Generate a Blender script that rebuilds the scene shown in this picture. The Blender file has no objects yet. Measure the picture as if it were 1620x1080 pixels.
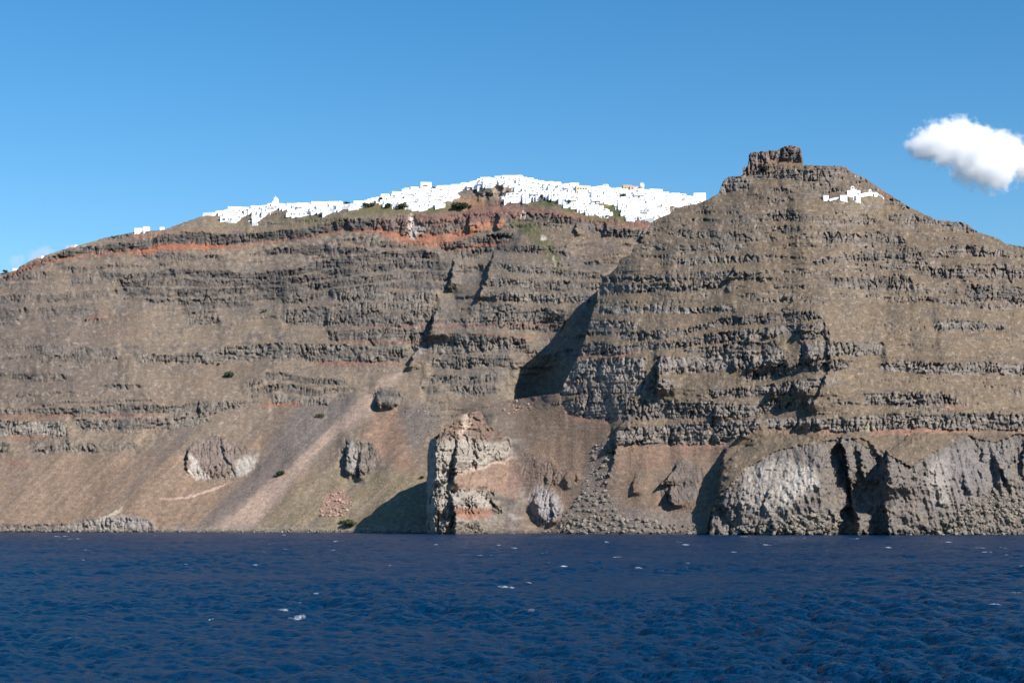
import bpy, bmesh, math, random
import numpy as np
from mathutils import Vector, Matrix

random.seed(7); rng = np.random.default_rng(11)
SC = bpy.context.scene
COL = SC.collection

# ------------------------------------------------------------------ camera
F = 2643.0                      # focal length in photograph pixels (1620 wide)
CAMH = 8.5
HOR = 820.0                     # picture row of the true horizon
TH = math.atan((HOR - 540.0) / F)
cam_d = bpy.data.cameras.new('camera'); cam = bpy.data.objects.new('camera', cam_d)
COL.objects.link(cam); SC.camera = cam
cam_d.sensor_width = 36.0; cam_d.sensor_fit = 'HORIZONTAL'
cam_d.lens = 36.0 * F / 1620.0
cam.location = (0, 0, CAMH); cam.rotation_euler = (math.pi / 2 + TH, 0, 0)
cam_d.clip_start = 0.5; cam_d.clip_end = 120000

# ------------------------------------------------------------------ world, sun, exposure
SUN_EL = math.radians(36.0)
SUN_AZ = math.radians(44.0)     # to the right of straight behind the camera
sun_vec = Vector((math.sin(SUN_AZ) * math.cos(SUN_EL), -math.cos(SUN_AZ) * math.cos(SUN_EL), math.sin(SUN_EL)))
W = bpy.data.worlds.new('World'); SC.world = W; W.use_nodes = True
nt = W.node_tree; nt.nodes.clear()
wo = nt.nodes.new('ShaderNodeOutputWorld'); bg = nt.nodes.new('ShaderNodeBackground')
sky = nt.nodes.new('ShaderNodeTexSky'); sky.sky_type = 'NISHITA'; sky.sun_disc = False
sky.sun_elevation = SUN_EL
sky.sun_rotation = math.atan2(sun_vec.x, sun_vec.y)
sky.altitude = 0; sky.air_density = 1.0; sky.dust_density = 0.15; sky.ozone_density = 3.0
hs = nt.nodes.new('ShaderNodeHueSaturation'); hs.inputs['Saturation'].default_value = 1.35
hs.inputs['Hue'].default_value = 0.497
nt.links.new(sky.outputs[0], hs.inputs['Color']); nt.links.new(hs.outputs[0], bg.inputs[0])
bg.inputs[1].default_value = 0.099
nt.links.new(bg.outputs[0], wo.inputs[0])
sl = bpy.data.lights.new('sun', 'SUN'); sun = bpy.data.objects.new('sun', sl); COL.objects.link(sun)
sl.energy = 5.0; sl.angle = math.radians(0.53); sl.color = (1.0, 0.945, 0.87)
sun.rotation_euler = sun_vec.to_track_quat('Z', 'Y').to_euler(); sun.location = (300, -300, 400)
SC.view_settings.view_transform = 'Standard'; SC.view_settings.look = 'None'
SC.view_settings.exposure = 0.50; SC.view_settings.gamma = 1.0
SC.cycles.volume_bounces = 32; SC.cycles.max_bounces = 32; SC.cycles.diffuse_bounces = 2; SC.cycles.glossy_bounces = 2
SC.cycles.volume_step_rate = 1.0

# ------------------------------------------------------------------ numeric helpers
def _h(ix, iy, seed):
    h = (ix.astype(np.int64) * 374761393 + iy.astype(np.int64) * 668265263 + seed * 1442695041) & 0xffffffff
    h = ((h ^ (h >> 13)) * 1274126177) & 0xffffffff
    return ((h ^ (h >> 16)) & 0xffff).astype(np.float32) / 65535.0 * (2 * math.pi)
def pn(x, y, seed=0):                                   # gradient noise, about -1..1
    x = np.asarray(x, np.float32); y = np.asarray(y, np.float32)
    x, y = np.broadcast_arrays(x, y)
    ix = np.floor(x); iy = np.floor(y); fx = x - ix; fy = y - iy
    ux = fx * fx * fx * (fx * (fx * 6 - 15) + 10); uy = fy * fy * fy * (fy * (fy * 6 - 15) + 10)
    r = 0
    for dx in (0, 1):
        for dy in (0, 1):
            a = _h(ix + dx, iy + dy, seed)
            g = np.cos(a) * (fx - dx) + np.sin(a) * (fy - dy)
            r = r + g * (ux if dx else 1 - ux) * (uy if dy else 1 - uy)
    return r * 1.45
def fbm(x, y, seed, o=4, g=0.5):
    r = 0; a = 1; s = 0
    for k in range(o):
        r = r + a * pn(x * 2.03 ** k, y * 2.03 ** k, seed + 17 * k); s += a; a *= g
    return r / s * 1.35
def ridged(x, y, seed, o=3, g=0.5):                     # 0..1, sharp creases at 0
    r = 0; a = 1; s = 0
    for k in range(o):
        r = r + a * np.abs(pn(x * 2.1 ** k, y * 2.1 ** k, seed + 31 * k)); s += a; a *= g
    return np.clip(r / s * 1.6, 0, 1)
def sst(a, b, x):
    t = np.clip((x - a) / (b - a), 0, 1); return t * t * (3 - 2 * t)
def box(a, n, axis):
    n = int(n)
    if n < 1: return a
    p = [(0, 0), (0, 0)]; p[axis] = (n + 1, n)
    c = np.cumsum(np.pad(a, p, mode='edge').astype(np.float64), axis=axis)
    L = a.shape[axis]
    hi = np.take(c, np.arange(2 * n + 1, 2 * n + 1 + L), axis=axis); lo = np.take(c, np.arange(0, L), axis=axis)
    return ((hi - lo) / (2 * n + 1)).astype(np.float32)
def blur(a, nx, ny, it=2):
    for _ in range(it):
        a = box(a, nx, 1); a = box(a, ny, 0)
    return a
def inpoly(X, Y, P):
    r = np.zeros(X.shape, bool); n = len(P)
    for i in range(n):
        x0, y0 = P[i]; x1, y1 = P[(i + 1) % n]
        if y0 == y1: continue
        c = ((Y >= y0) != (Y >= y1)) & (X < (x1 - x0) * (Y - y0) / (y1 - y0) + x0)
        r ^= c
    return r

# ------------------------------------------------------------------ survey lattice
ST = 1.15
gx = np.arange(-230, 1860, ST, dtype=np.float32)
gy = np.arange(850, 222, -ST, dtype=np.float32)          # from the water upwards
PX, PY = np.meshgrid(gx, gy)
NX, NY = len(gx), len(gy)
ct, stn = math.cos(TH), math.sin(TH)
def ray(px, py):
    dy = F * ct - (540.0 - py) * stn
    return (px - 810.0) / dy, (F * stn + (540.0 - py) * ct) / dy      # x and z per metre of depth
KX, Q = ray(PX, PY)
def interp(pts, x):
    p = np.array(pts, dtype=np.float64); return np.interp(x, p[:, 0], p[:, 1]).astype(np.float32)

# ragged coordinates, so that nothing traced has a clean edge
WX = PX + 5.0 * fbm(PX / 34, PY / 26, 3, 4) + 1.6 * pn(PX / 5.5, PY / 5.5, 9)
WY = PY + 3.0 * fbm(PX / 30, PY / 22, 5, 4) + 1.6 * pn(PX / 5, PY / 6, 8)

# crest lines (what the skyline of each surface is)
crA = [(-230, 520), (-100, 470), (0, 432), (24, 428), (32, 421), (51, 411), (80, 401), (112, 391), (136, 385), (169, 375), (212, 367),
       (236, 365), (260, 363), (290, 352), (316, 343), (347, 337), (371, 332), (425, 328), (480, 325), (520, 323), (556, 326), (600, 314),
       (650, 302), (690, 299), (727, 295), (762, 287), (800, 283), (822, 281), (850, 290), (900, 293), (940, 298), (1010, 302),
       (1050, 306), (1100, 315), (1116, 318), (1140, 322), (1300, 345), (1500, 380), (1860, 430)]
crB = [(-230, 700), (560, 690), (700, 668), (760, 645), (790, 635), (840, 628), (885, 622), (893, 605), (902, 588), (915, 562), (924, 540), (932, 512),
       (935, 500), (943, 478), (946, 456), (951, 449), (953, 437), (966, 432), (976, 423), (980, 410), (997, 403), (1003, 388), (1016, 384), (1020, 370), (1034, 349), (1059, 338), (1070, 328), (1104, 322),
       (1120, 315), (1130, 310), (1137, 305), (1141, 293), (1146, 283), (1155, 279), (1172, 278), (1174.5, 277), (1175, 266), (1183, 262), (1184, 246), (1188, 241),
       (1207, 239), (1231, 237), (1239, 232), (1254, 229.5), (1267, 234), (1268.6, 249), (1270, 261), (1308, 262), (1329, 262), (1339, 264), (1348, 273),
       (1365, 280), (1379, 289), (1397, 301), (1416, 313), (1440, 328), (1480, 347), (1527, 352), (1547, 367), (1580, 377), (1590, 385), (1620, 390),
       (1700, 415), (1860, 470)]
crD = [(-230, 900), (671, 900), (672.5, 846), (673.5, 805), (675, 780), (674.5, 762), (676, 745), (676, 720), (678, 702), (682, 695), (697, 684), (706, 676),
       (715, 671), (722, 658), (728, 655), (740, 653), (755, 649), (762, 652), (766, 662), (772, 672), (800, 688), (830, 712), (900, 760), (1000, 840), (1860, 900)]

# ------------------------------------------------------------------ the lava beds: (x, y top, y bottom) along each bed
bedsA = [  # points, hardness, tone 0 dark .. 1 pale
 ([(-60, 452, 462), (0, 441, 449), (27, 424, 433), (80, 406, 415), (133, 391, 402), (200, 385, 397), (240, 380, 394), (262, 372, 387), (300, 368, 386), (333, 368, 389), (383, 372, 386), (433, 366, 380), (477, 363, 377), (510, 356, 371), (540, 347, 364), (607, 349, 364)], 1.25, .12),
 ([(600, 350, 364), (645, 345, 366), (690, 350, 372), (722, 345, 370), (745, 340, 364), (775, 336, 356), (800, 336, 354), (823, 339, 352), (873, 339, 352), (913, 346, 360), (945, 352, 366), (973, 357, 374), (1013, 364, 379), (1035, 366, 380)], 1.0, .3),
 ([(217, 402, 408), (250, 400, 409), (290, 400, 412), (330, 406, 412), (353, 408, 414)], .7, .25),
 ([(420, 395, 400), (470, 392, 402), (485, 388, 405), (510, 388, 404), (545, 392, 400), (580, 390, 398)], .8, .15),
 ([(700, 385, 396), (760, 378, 392), (800, 368, 384), (815, 370, 380)], 1.1, .2),
 ([(730, 398, 408), (790, 388, 396), (840, 392, 400), (900, 398, 406)], .8, .3),
 ([(160, 432, 440), (210, 434, 440), (235, 431, 440), (270, 427, 438), (333, 428, 439), (400, 432, 440), (467, 426, 436), (500, 416, 428), (560, 404, 418), (640, 398, 408), (690, 398, 410)], 1.0, .12),
 ([(190, 445, 455), (260, 442, 452), (333, 444, 453), (400, 443, 452), (467, 440, 450), (540, 424, 436), (640, 414, 424), (700, 416, 428)], .9, .1),
 ([(180, 458, 466), (260, 458, 468), (333, 457, 468), (400, 455, 465), (467, 453, 463), (540, 441, 452), (640, 430, 440), (710, 434, 446)], .9, .15),
 ([(230, 472, 477), (300, 474, 484), (340, 472, 488), (400, 468, 476), (467, 466, 473), (540, 457, 466), (640, 446, 456), (720, 450, 459)], .8, .25),
 ([(-60, 470, 485), (0, 468, 480), (70, 466, 478), (130, 463, 474), (170, 458, 468)], .6, .2),
 ([(-60, 495, 512), (0, 490, 510), (50, 488, 506), (110, 484, 500), (150, 480, 496)], .6, .2),
 ([(115, 505, 510), (165, 504, 510)], .7, .3),
 ([(296, 494, 510), (320, 492, 512), (345, 494, 511)], 1.0, .35),
 ([(452, 490, 510), (490, 488, 510), (540, 492, 514), (600, 492, 517), (640, 494, 518), (684, 490, 515)], 1.25, .38),
 ([(530, 464, 476), (600, 462, 475), (690, 464, 478)], 1.0, .45),
 ([(530, 480, 489), (600, 481, 489), (685, 480, 490)], .8, .5),
 ([(520, 523, 538), (560, 521, 539), (610, 522, 538), (680, 518, 534)], 1.1, .4),
 ([(217, 562, 574), (290, 560, 575), (340, 556, 573), (368, 549, 571), (440, 543, 568), (500, 546, 570), (560, 549, 572), (645, 549, 572)], 1.3, .45),
 ([(63, 550, 575), (110, 548, 572), (187, 552, 574)], .6, .35),
 ([(-60, 592, 600), (0, 588, 596), (60, 590, 604), (110, 592, 602)], .6, .3),
 ([(160, 607, 612), (200, 610, 615), (228, 609, 614)], .8, .3),
 ([(392, 606, 616), (420, 590, 603), (440, 588, 600), (500, 600, 610), (545, 598, 606)], .6, .15),
 ([(385, 620, 632), (440, 606, 618), (500, 616, 626), (540, 612, 620)], .6, .15),
 ([(430, 624, 640), (480, 630, 642), (520, 630, 640)], .8, .55),
 ([(-60, 650, 657), (0, 648, 655), (60, 647, 654), (130, 645, 655), (180, 641, 654), (265, 644, 655), (300, 637, 656), (330, 634, 658), (350, 637, 650), (392, 635, 646)], 1.2, .4),
 ([(-60, 668, 690), (0, 666, 689), (60, 668, 690), (104, 668, 690)], 1.2, .7),
 ([(120, 665, 680), (190, 664, 684), (250, 662, 678), (300, 660, 676), (330, 660, 666)], .9, .5),
 ([(-60, 702, 716), (0, 700, 716), (14, 702, 716)], .9, .35),
 ([(50, 700, 716), (110, 697, 716), (160, 702, 718), (217, 698, 712)], .6, .5),
 ([(12, 727, 732), (55, 727, 732)], .9, .3),
 ([(700, 425, 434), (800, 418, 427), (900, 428, 436), (960, 436, 442)], .9, .4),
 ([(765, 440, 450), (850, 446, 456), (900, 444, 456), (950, 452, 460)], .9, .5),
 ([(760, 462, 474), (850, 466, 480), (895, 464, 480), (940, 466, 476)], .9, .6),
 ([(745, 490, 504), (760, 483, 511), (820, 484, 510), (860, 490, 512), (893, 492, 512)], 1.1, .45),
 ([(733, 506, 517), (780, 504, 518), (830, 512, 522), (890, 518, 527)], .9, .35),
 ([(655, 546, 560), (690, 536, 560), (740, 528, 558), (790, 532, 552), (832, 538, 550)], 1.4, .5),
 ([(683, 566, 582), (740, 562, 583), (807, 563, 578)], 1.1, .4),
 ([(673, 596, 604), (740, 594, 608), (800, 591, 604)], 1.0, .45),
 ([(720, 613, 624), (760, 611, 627), (790, 610, 622)], .9, .5),
]
bedsB = [
 ([(946, 438, 444), (1020, 438, 446), (1080, 434, 444), (1125, 430, 442), (1160, 428, 438), (1200, 428, 436)], 1.0, .35),
 ([(950, 450, 462), (1000, 450, 461), (1050, 450, 461), (1090, 450, 459), (1130, 448, 455)], 1.1, .45),
 ([(940, 485, 494), (1000, 484, 495), (1060, 484, 495), (1110, 487, 495), (1160, 483, 492)], .9, .6),
 ([(930, 506, 520), (965, 508, 520), (1010, 510, 520)], 1.0, .5),
 ([(928, 524, 531), (965, 523, 531), (1010, 524, 539), (1040, 525, 537), (1080, 520, 530), (1100, 516, 523), (1135, 508, 515)], 1.0, .4),
 ([(1135, 504, 516), (1200, 495, 512), (1250, 493, 508), (1300, 496, 505)], 1.0, .3),
 ([(917, 545, 562), (965, 545, 562), (1010, 545, 556), (1060, 541, 551), (1084, 536, 547), (1130, 528, 541), (1185, 522, 538), (1213, 519, 531), (1250, 514, 529), (1307, 510, 521)], 1.3, .38),
 ([(1084, 551, 559), (1130, 549, 558), (1170, 543, 553), (1228, 540, 550)], 1.1, .35),
 ([(1266, 531, 540), (1310, 526, 534)], 1.1, .35),
 ([(898, 568, 602), (960, 568, 602), (1018, 567, 601)], 1.7, .62),
 ([(1040, 564, 592), (1090, 565, 590), (1130, 559, 587), (1190, 555, 582), (1238, 552, 578)], 1.6, .5),
 ([(1268, 542, 570), (1311, 540, 567), (1330, 542, 562), (1395, 543, 561)], 1.4, .45),
 ([(886, 605, 622), (950, 604, 625), (1012, 606, 624), (1037, 600, 624), (1062, 600, 622)], 1.3, .5),
 ([(1181, 587, 602), (1230, 583, 595), (1280, 573, 588), (1313, 570, 588), (1345, 572, 580)], 1.3, .35),
 ([(1125, 618, 628), (1180, 614, 626), (1222, 610, 628), (1262, 602, 624), (1305, 596, 612)], 1.4, .4),
 ([(1393, 574, 588), (1440, 572, 588), (1480, 575, 592), (1560, 574, 592), (1612, 578, 594), (1700, 580, 595)], 1.0, .5),
 ([(1367, 624, 640), (1430, 622, 642), (1480, 622, 640), (1512, 628, 640)], 1.2, .45),
 ([(870, 640, 650), (930, 626, 662), (985, 628, 664), (1005, 630, 645)], 1.0, .5),
 ([(985, 632, 663), (1040, 631, 662), (1085, 637, 662), (1130, 637, 662), (1177, 640, 660), (1230, 634, 648), (1285, 628, 645)], 1.4, .38),
 ([(972, 682, 703), (1030, 674, 702), (1080, 670, 702), (1140, 665, 702), (1178, 664, 690), (1200, 664, 676)], 1.8, .48),
 ([(1215, 664, 676), (1262, 662, 680), (1340, 662, 683), (1370, 658, 680), (1440, 657, 677), (1520, 656, 679), (1600, 658, 680), (1700, 660, 684)], 1.7, .48),
 ([(1070, 389, 397), (1120, 388, 397), (1172, 390, 400)], .8, .45),
 ([(1070, 410, 421), (1130, 407, 417), (1195, 403, 413)], .9, .5),
 ([(1300, 372, 384), (1360, 370, 385), (1430, 376, 386)], .9, .4),
 ([(1285, 410, 420), (1340, 403, 413), (1400, 402, 414), (1460, 400, 412)], 1.0, .35),
 ([(1315, 440, 455), (1350, 438, 458), (1440, 435, 456)], .9, .35),
 ([(1463, 427, 440), (1540, 426, 440), (1620, 428, 440), (1700, 432, 444)], .9, .45),
 ([(1530, 450, 473), (1620, 455, 478), (1700, 460, 484)], 1.1, .3),
 ([(1330, 466, 472), (1450, 468, 474), (1600, 484, 494)], .6, .5),
 ([(1480, 510, 522), (1530, 508, 522), (1590, 512, 524)], 1.0, .5),
 ([(1405, 340, 348), (1440, 338, 348), (1480, 349, 358), (1530, 354, 366)], .8, .5),
 ([(1477, 394, 402), (1530, 392, 402), (1590, 398, 406)], .9, .5),
 ([(1137, 286, 305), (1160, 281, 303), (1185, 286, 300)], 1.1, .5),
 ([(1205, 272, 284), (1245, 270, 284), (1290, 273, 286), (1330, 276, 286)], 1.0, .4),
 ([(1282, 294, 301), (1322, 293, 302)], .9, .35),
 ([(1221, 299, 306), (1248, 298, 306)], .9, .35),
 ([(1290, 262, 272), (1345, 263, 276)], .9, .35),
 ([(1130, 372, 384), (1160, 368, 382), (1182, 372, 382)], .8, .35),
 ([(1165, 340, 348), (1230, 338, 347), (1300, 340, 350), (1390, 346, 354)], .6, .4),
 ([(1160, 356, 362), (1250, 358, 366), (1340, 356, 364)], .5, .4),
]
def lay(beds, seed, cont=.38, jag=2.4):
    C = np.zeros_like(PX); T = np.full_like(PX, .4)
    wy = PY + 3.2 * fbm(PX / 44, PY / 30, seed + 1, 3) + jag * fbm(PX / 15, PY / 14, seed + 6, 3) + 1.3 * pn(PX / 4.5, PY / 30, seed + 2) + .8 * pn(PX / 2.6, PY / 12, seed + 4)
    gap = sst(-.55, .1, fbm(PX / 50, PY / 13, seed + 3, 4))
    for pts, hard, tone in beds:
        x0, x1 = pts[0][0], pts[-1][0]
        c0 = max(0, int((x0 - gx[0]) / ST) - 8); c1 = min(NX, int((x1 - gx[0]) / ST) + 8)
        if c1 <= c0: continue
        xs = gx[c0:c1] if False else PX[:, c0:c1] + 3 * pn(PX[:, c0:c1] / 8, PY[:, c0:c1] / 8, seed + 5)
        yt = np.interp(gx[c0:c1], [p[0] for p in pts], [p[1] for p in pts])
        yb = np.interp(gx[c0:c1], [p[0] for p in pts], [p[2] for p in pts])
        y = wy[:, c0:c1]
        m = sst(-1.6, .8, y - yt) * sst(-1.0, .9, yb - y)
        m = m * sst(-6, 4, xs - x0) * sst(-6, 4, x1 - xs) * hard * (cont + (1 - cont) * gap[:, c0:c1])
        up = m > C[:, c0:c1]
        C[:, c0:c1] = np.maximum(C[:, c0:c1], m)
        T[:, c0:c1] = np.where(up & (m > .15), tone, T[:, c0:c1])
    return C, T
def minor(seed, ystr, dens, slope):
    """weak discontinuous beds that fill the wall between the traced ones"""
    s = PY + slope * (PX - 800) + 7 * fbm(PX / 170, PY / 90, seed, 3) + 1.2 * pn(PX / 7, PY / 9, seed + 9)
    n = pn(PX / 260, s / ystr, seed + 1) + .45 * pn(PX / 90, s / (ystr * .45), seed + 2)
    on = fbm(PX / 55, PY / 16, seed + 3, 3)
    return sst(dens, dens + .16, n) * sst(-.3, .12, on)

def edges(E, dec0=80):
    """spurs: the ground right of the line stands nearer by so many metres, and fades out to the right"""
    R = np.zeros_like(PX)
    wx = PX + 3.2 * pn(PX / 30, PY / 14, 71) + 3.0 * pn(PX / 12, PY / 6, 72) + 1.6 * pn(PX / 4, PY / 3, 73)
    for pts, dec in E:
        pts = sorted(pts, key=lambda p: p[1])
        ys = [p[1] for p in pts]
        xe = np.interp(gy, ys, [p[0] for p in pts]).astype(np.float32)[:, None]
        am = np.interp(gy, ys, [p[2] for p in pts], left=0, right=0).astype(np.float32)[:, None]
        d = wx - xe
        dec = dec if dec > 240 else min(dec, 42)
        k = max(2, int(dec * .16 / ST))
        amb = box(box(am, k, 0), k, 0)                       # away from the step the spur fades out above and below too
        dd = np.clip(d, 0, None); w = np.exp(-dd / (dec * .18 + 2))
        R = R + (am * w + amb * (1 - w)) * sst(-1.2, 1.2, d) * np.exp(-dd / dec)
    return R
def lumps(Ls, seed):
    R = np.zeros_like(PX)
    wx = PX + 5 * fbm(PX / 16, PY / 12, seed, 3); wy = PY + 5 * fbm(PX / 14, PY / 14, seed + 1, 3)
    for cx, cy, rx, ry, a in Ls:
        s = 1 - ((wx - cx) / rx) ** 2 - ((wy - cy) / ry) ** 2
        R = R + a * np.sqrt(np.clip(s, 0, 1))
    return R

def integrate(Y0, t):
    """depth of a face whose local slope is t, walked upwards from the water"""
    lnY = np.zeros_like(PX)
    dq = np.diff(Q, axis=0); tm = np.maximum((t[1:] + t[:-1]) / 2, Q[1:] + .12)
    lnY[1:] = np.cumsum(dq / (tm - Q[1:]), axis=0)
    base = lnY[np.argmin(np.abs(gy - 842))]
    return Y0 * np.exp(lnY - base)
def settle(Y, w=100):
    """keep the local steps of every bed but take out the drift between neighbouring columns"""
    sm = blur(Y, w / ST, 4, 2); r = Y - sm
    r = r - box(box(r, 26 / ST, 0), 26 / ST, 0)
    return sm + box(r, 1, 1)

# ---- main caldera wall (A)
CA, TA = lay(bedsA, 100)
mA = minor(140, 6.5, .12, .05) * (PY < 660) * .75 * sst(840, 700, PY)
mA = mA * (1 - .75 * inpoly(WX, WY, [(165, 482), (330, 500), (560, 520), (640, 590), (350, 640), (250, 640), (120, 560)]).astype(np.float32))
TA = np.where(mA > CA, .3 + .25 * pn(PX / 60, PY / 20, 4), TA); CA = np.maximum(CA, mA * .8)
screeA = inpoly(WX, WY, [(600, 590), (655, 585), (680, 640), (680, 850), (-300, 850), (-300, 730), (60, 722), (230, 712), (330, 668), (400, 640), (520, 645)]).astype(np.float32)
XW = WX + 10 * fbm(PX / 24, PY / 20, 623, 4, .6); YW = WY + 9 * fbm(PX / 22, PY / 20, 624, 4, .6)
extra = inpoly(XW, YW, [(288, 720), (300, 702), (345, 690), (372, 700), (412, 716), (400, 742), (372, 756), (330, 764), (300, 750)]).astype(np.float32) * .5
extra = np.maximum(extra, inpoly(XW, YW, [(538, 702), (552, 692), (580, 700), (600, 716), (592, 735), (575, 762), (545, 752)]) * .65)
extra = np.maximum(extra, inpoly(XW, YW, [(590, 622), (604, 614), (628, 616), (638, 632), (620, 646), (598, 648)]) * 1.0)
extra = blur(extra, 3, 3, 2)
extra = np.maximum(extra, inpoly(WX, WY, [(-300, 832), (105, 828), (150, 818), (235, 820), (245, 836), (245, 850), (-300, 850)]) * .6)
CA = np.maximum(CA * (1 - screeA), extra)
tA = .60 + 2.3 * np.clip(blur(CA, 1, 1, 1), 0, 1.4) ** 1.2 + .10 * sst(650, 350, PY) + .42 * sst(800, 900, PX)
Y0A = interp([(-230, 1090), (0, 1075), (200, 1058), (300, 1046), (420, 1030), (500, 1016), (600, 1000), (700, 987), (800, 980), (900, 986), (1000, 990), (1200, 1015), (1860, 1060)], gx)[None, :]
Y0A = box(box(Y0A, 9, 1), 9, 1)
base = settle(integrate(1100.0 + 0 * Y0A, tA)); YA = base * (Y0A / 1100.0)
YA = YA - 34 * np.exp(-((PX - 786) / 36) ** 2) * sst(622, 662, PY) + 16 * np.exp(-((PX - 880) / 50) ** 2) * sst(470, 560, PY) + 34 * np.exp(-((PX - 846) / 48) ** 2) * sst(545, 625, PY)
eA = [([(783, 396, 0), (778, 410, 8), (768, 440, 12), (757, 470, 12), (752, 480, 0)], 110),
      ([(722, 398, 0), (714, 430, 8), (710, 455, 8), (714, 464, 0)], 50),
      ([(690, 488, 0), (685, 500, 12), (680, 530, 14), (664, 540, 0)], 100),
      ([(660, 548, 0), (655, 560, 12), (645, 580, 11), (638, 586, 0)], 60),
      ([(741, 336, 0), (742, 348, 7), (740, 364, 8), (738, 370, 0)], 30), ([(788, 334, 0), (787, 345, 8), (785, 360, 8), (785, 364, 0)], 30),
      ([(599, 616, 0), (597, 630, 10), (598, 645, 10), (600, 650, 0)], 34),
      ([(551, 696, 0), (547, 712, 11), (548, 745, 10), (552, 758, 0)], 16), ([(572, 705, 0), (570, 725, 8), (566, 755, 7), (566, 763, 0)], 40),
      ([(300, 702, 0), (295, 715, 7), (295, 740, 6), (300, 752, 0)], 50), ([(346, 688, 0), (352, 705, 4), (360, 730, 3), (366, 745, 0)], 30),
      ([(912, 350, 0), (911, 358, 5), (912, 370, 5), (912, 374, 0)], 20), ([(960, 348, 0), (958, 358, 7), (957, 370, 6), (957, 374, 0)], 50),
      ([(1016, 360, 0), (1016, 368, 8), (1014, 380, 6), (1014, 386, 0)], 12), ([(795, 284, 0), (795, 292, 6), (793, 304, 6), (793, 308, 0)], 14),
      ([(756, 300, 0), (756, 308, 4), (757, 316, 4), (757, 320, 0)], 12), ([(774, 300, 0), (774, 306, 4), (774, 314, 3), (774, 318, 0)], 12),
      ([(314, 632, 0), (313, 640, 5), (316, 656, 5), (317, 660, 0)], 12)]
macroA = 11 * fbm(PX / 300, PY / 500, 21, 3) + 5 * fbm(PX / 90 + PY / 200, PY / 160, 22, 3)
macroA += 5 * sst(640, 560, PY) * pn(PX / 70 + PY / 90, PY / 400, 24)
YA = YA - edges(eA) + macroA * sst(860, 780, PY) + 7 * np.exp(-((PX - 650) / 70) ** 2) * np.exp(-((PY - 410) / 50) ** 2)
YA = YA - lumps([(614, 632, 20, 15, 5), (770, 297, 16, 12, 8), (728, 328, 12, 5, 2)], 31)

# ---- headland (B)
CB, TB = lay(bedsB, 200, .62, 1.3)
mB = np.maximum(minor(240, 4.2, .10, .03), minor(260, 6.5, .16, .02)) * sst(690, 650, PY) * (1 - .75 * sst(470, 500, PY) * sst(1330, 1300, PX))
mB = mB * (1 - .6 * inpoly(WX, WY, [(1300, 470), (1400, 460), (1700, 500), (1700, 620), (1330, 620)]).astype(np.float32))
TB = np.where(mB * .62 > CB, .46 + .25 * pn(PX / 50, PY / 20, 44), TB); CB = np.maximum(CB, mB * .62)
coneB = inpoly(WX, WY, [(690, 660), (790, 630), (885, 622), (900, 655), (960, 668), (972, 705), (1130, 706), (1142, 725), (1115, 850), (690, 850)]).astype(np.float32)
CB = CB * (1 - coneB * (PY > 640))
domeB = inpoly(WX, WY, [(1118, 850), (1124, 815), (1140, 785), (1160, 760), (1188, 736), (1225, 714), (1262, 704), (1300, 700), (1340, 690), (1372, 706), (1400, 716), (1440, 738), (1468, 718), (1500, 704), (1530, 690), (1575, 700), (1600, 688), (1900, 694), (1900, 850)]).astype(np.float32)
moundB = inpoly(XW, YW, [(812, 730), (825, 716), (845, 720), (876, 742), (890, 745), (880, 772), (850, 780), (822, 775)]).astype(np.float32)
lumpB = inpoly(XW, YW, [(832, 790), (842, 775), (865, 770), (885, 788), (888, 815), (870, 830), (845, 826)]).astype(np.float32)
mound2 = inpoly(XW, YW, [(1046, 765), (1060, 745), (1078, 728), (1110, 735), (1120, 760), (1095, 790), (1060, 800), (1048, 790)]).astype(np.float32)
moundB, lumpB, mound2 = [blur(k_, 3, 3, 2) for k_ in (moundB, lumpB, mound2)]
CB = np.maximum.reduce([CB, domeB * .32, moundB * .4, lumpB * .8, mound2 * .35])
capB = inpoly(WX, WY, [(1170, 280), (1176, 262), (1180, 235), (1240, 225), (1275, 225), (1275, 258), (1240, 256), (1215, 266)]).astype(np.float32)
CB = np.maximum(CB, capB * 1.2)
tlow = interp([(-230, .60), (790, .62), (880, .75), (1100, .78), (1250, .78), (1400, .77), (1860, .76)], gx)[None, :]
tB = tlow + 2.6 * np.clip(blur(CB, 1, 1, 1), 0, 1.5) ** 1.2 - .06 * sst(560, 300, PY)
Y0B = interp([(-230, 1500), (560, 1090), (640, 1020), (700, 990), (740, 966), (790, 956), (830, 955), (870, 946), (900, 937), (950, 925), (1000, 913), (1100, 904), (1200, 896), (1250, 892), (1420, 885), (1620, 892), (1860, 925)], gx)[None, :]
Y0B = box(box(Y0B, 14, 1), 14, 1)
base = settle(integrate(930.0 + 0 * Y0B, tB), 80); YB = base * (Y0B / 930.0)
YB = YB + 8 * sst(1160, 960, PX) * sst(640, 440, PY) + (1 - sst(745, 790, PX)) * 60
YB = YB + 35 * sst(1300, 1480, PX) * 0 + 7 * np.exp(-((PX - 1120) / 75) ** 2) * sst(720, 560, PY) - 14 * np.exp(-((PX - 1305) / 60) ** 2) * sst(700, 560, PY)
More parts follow.
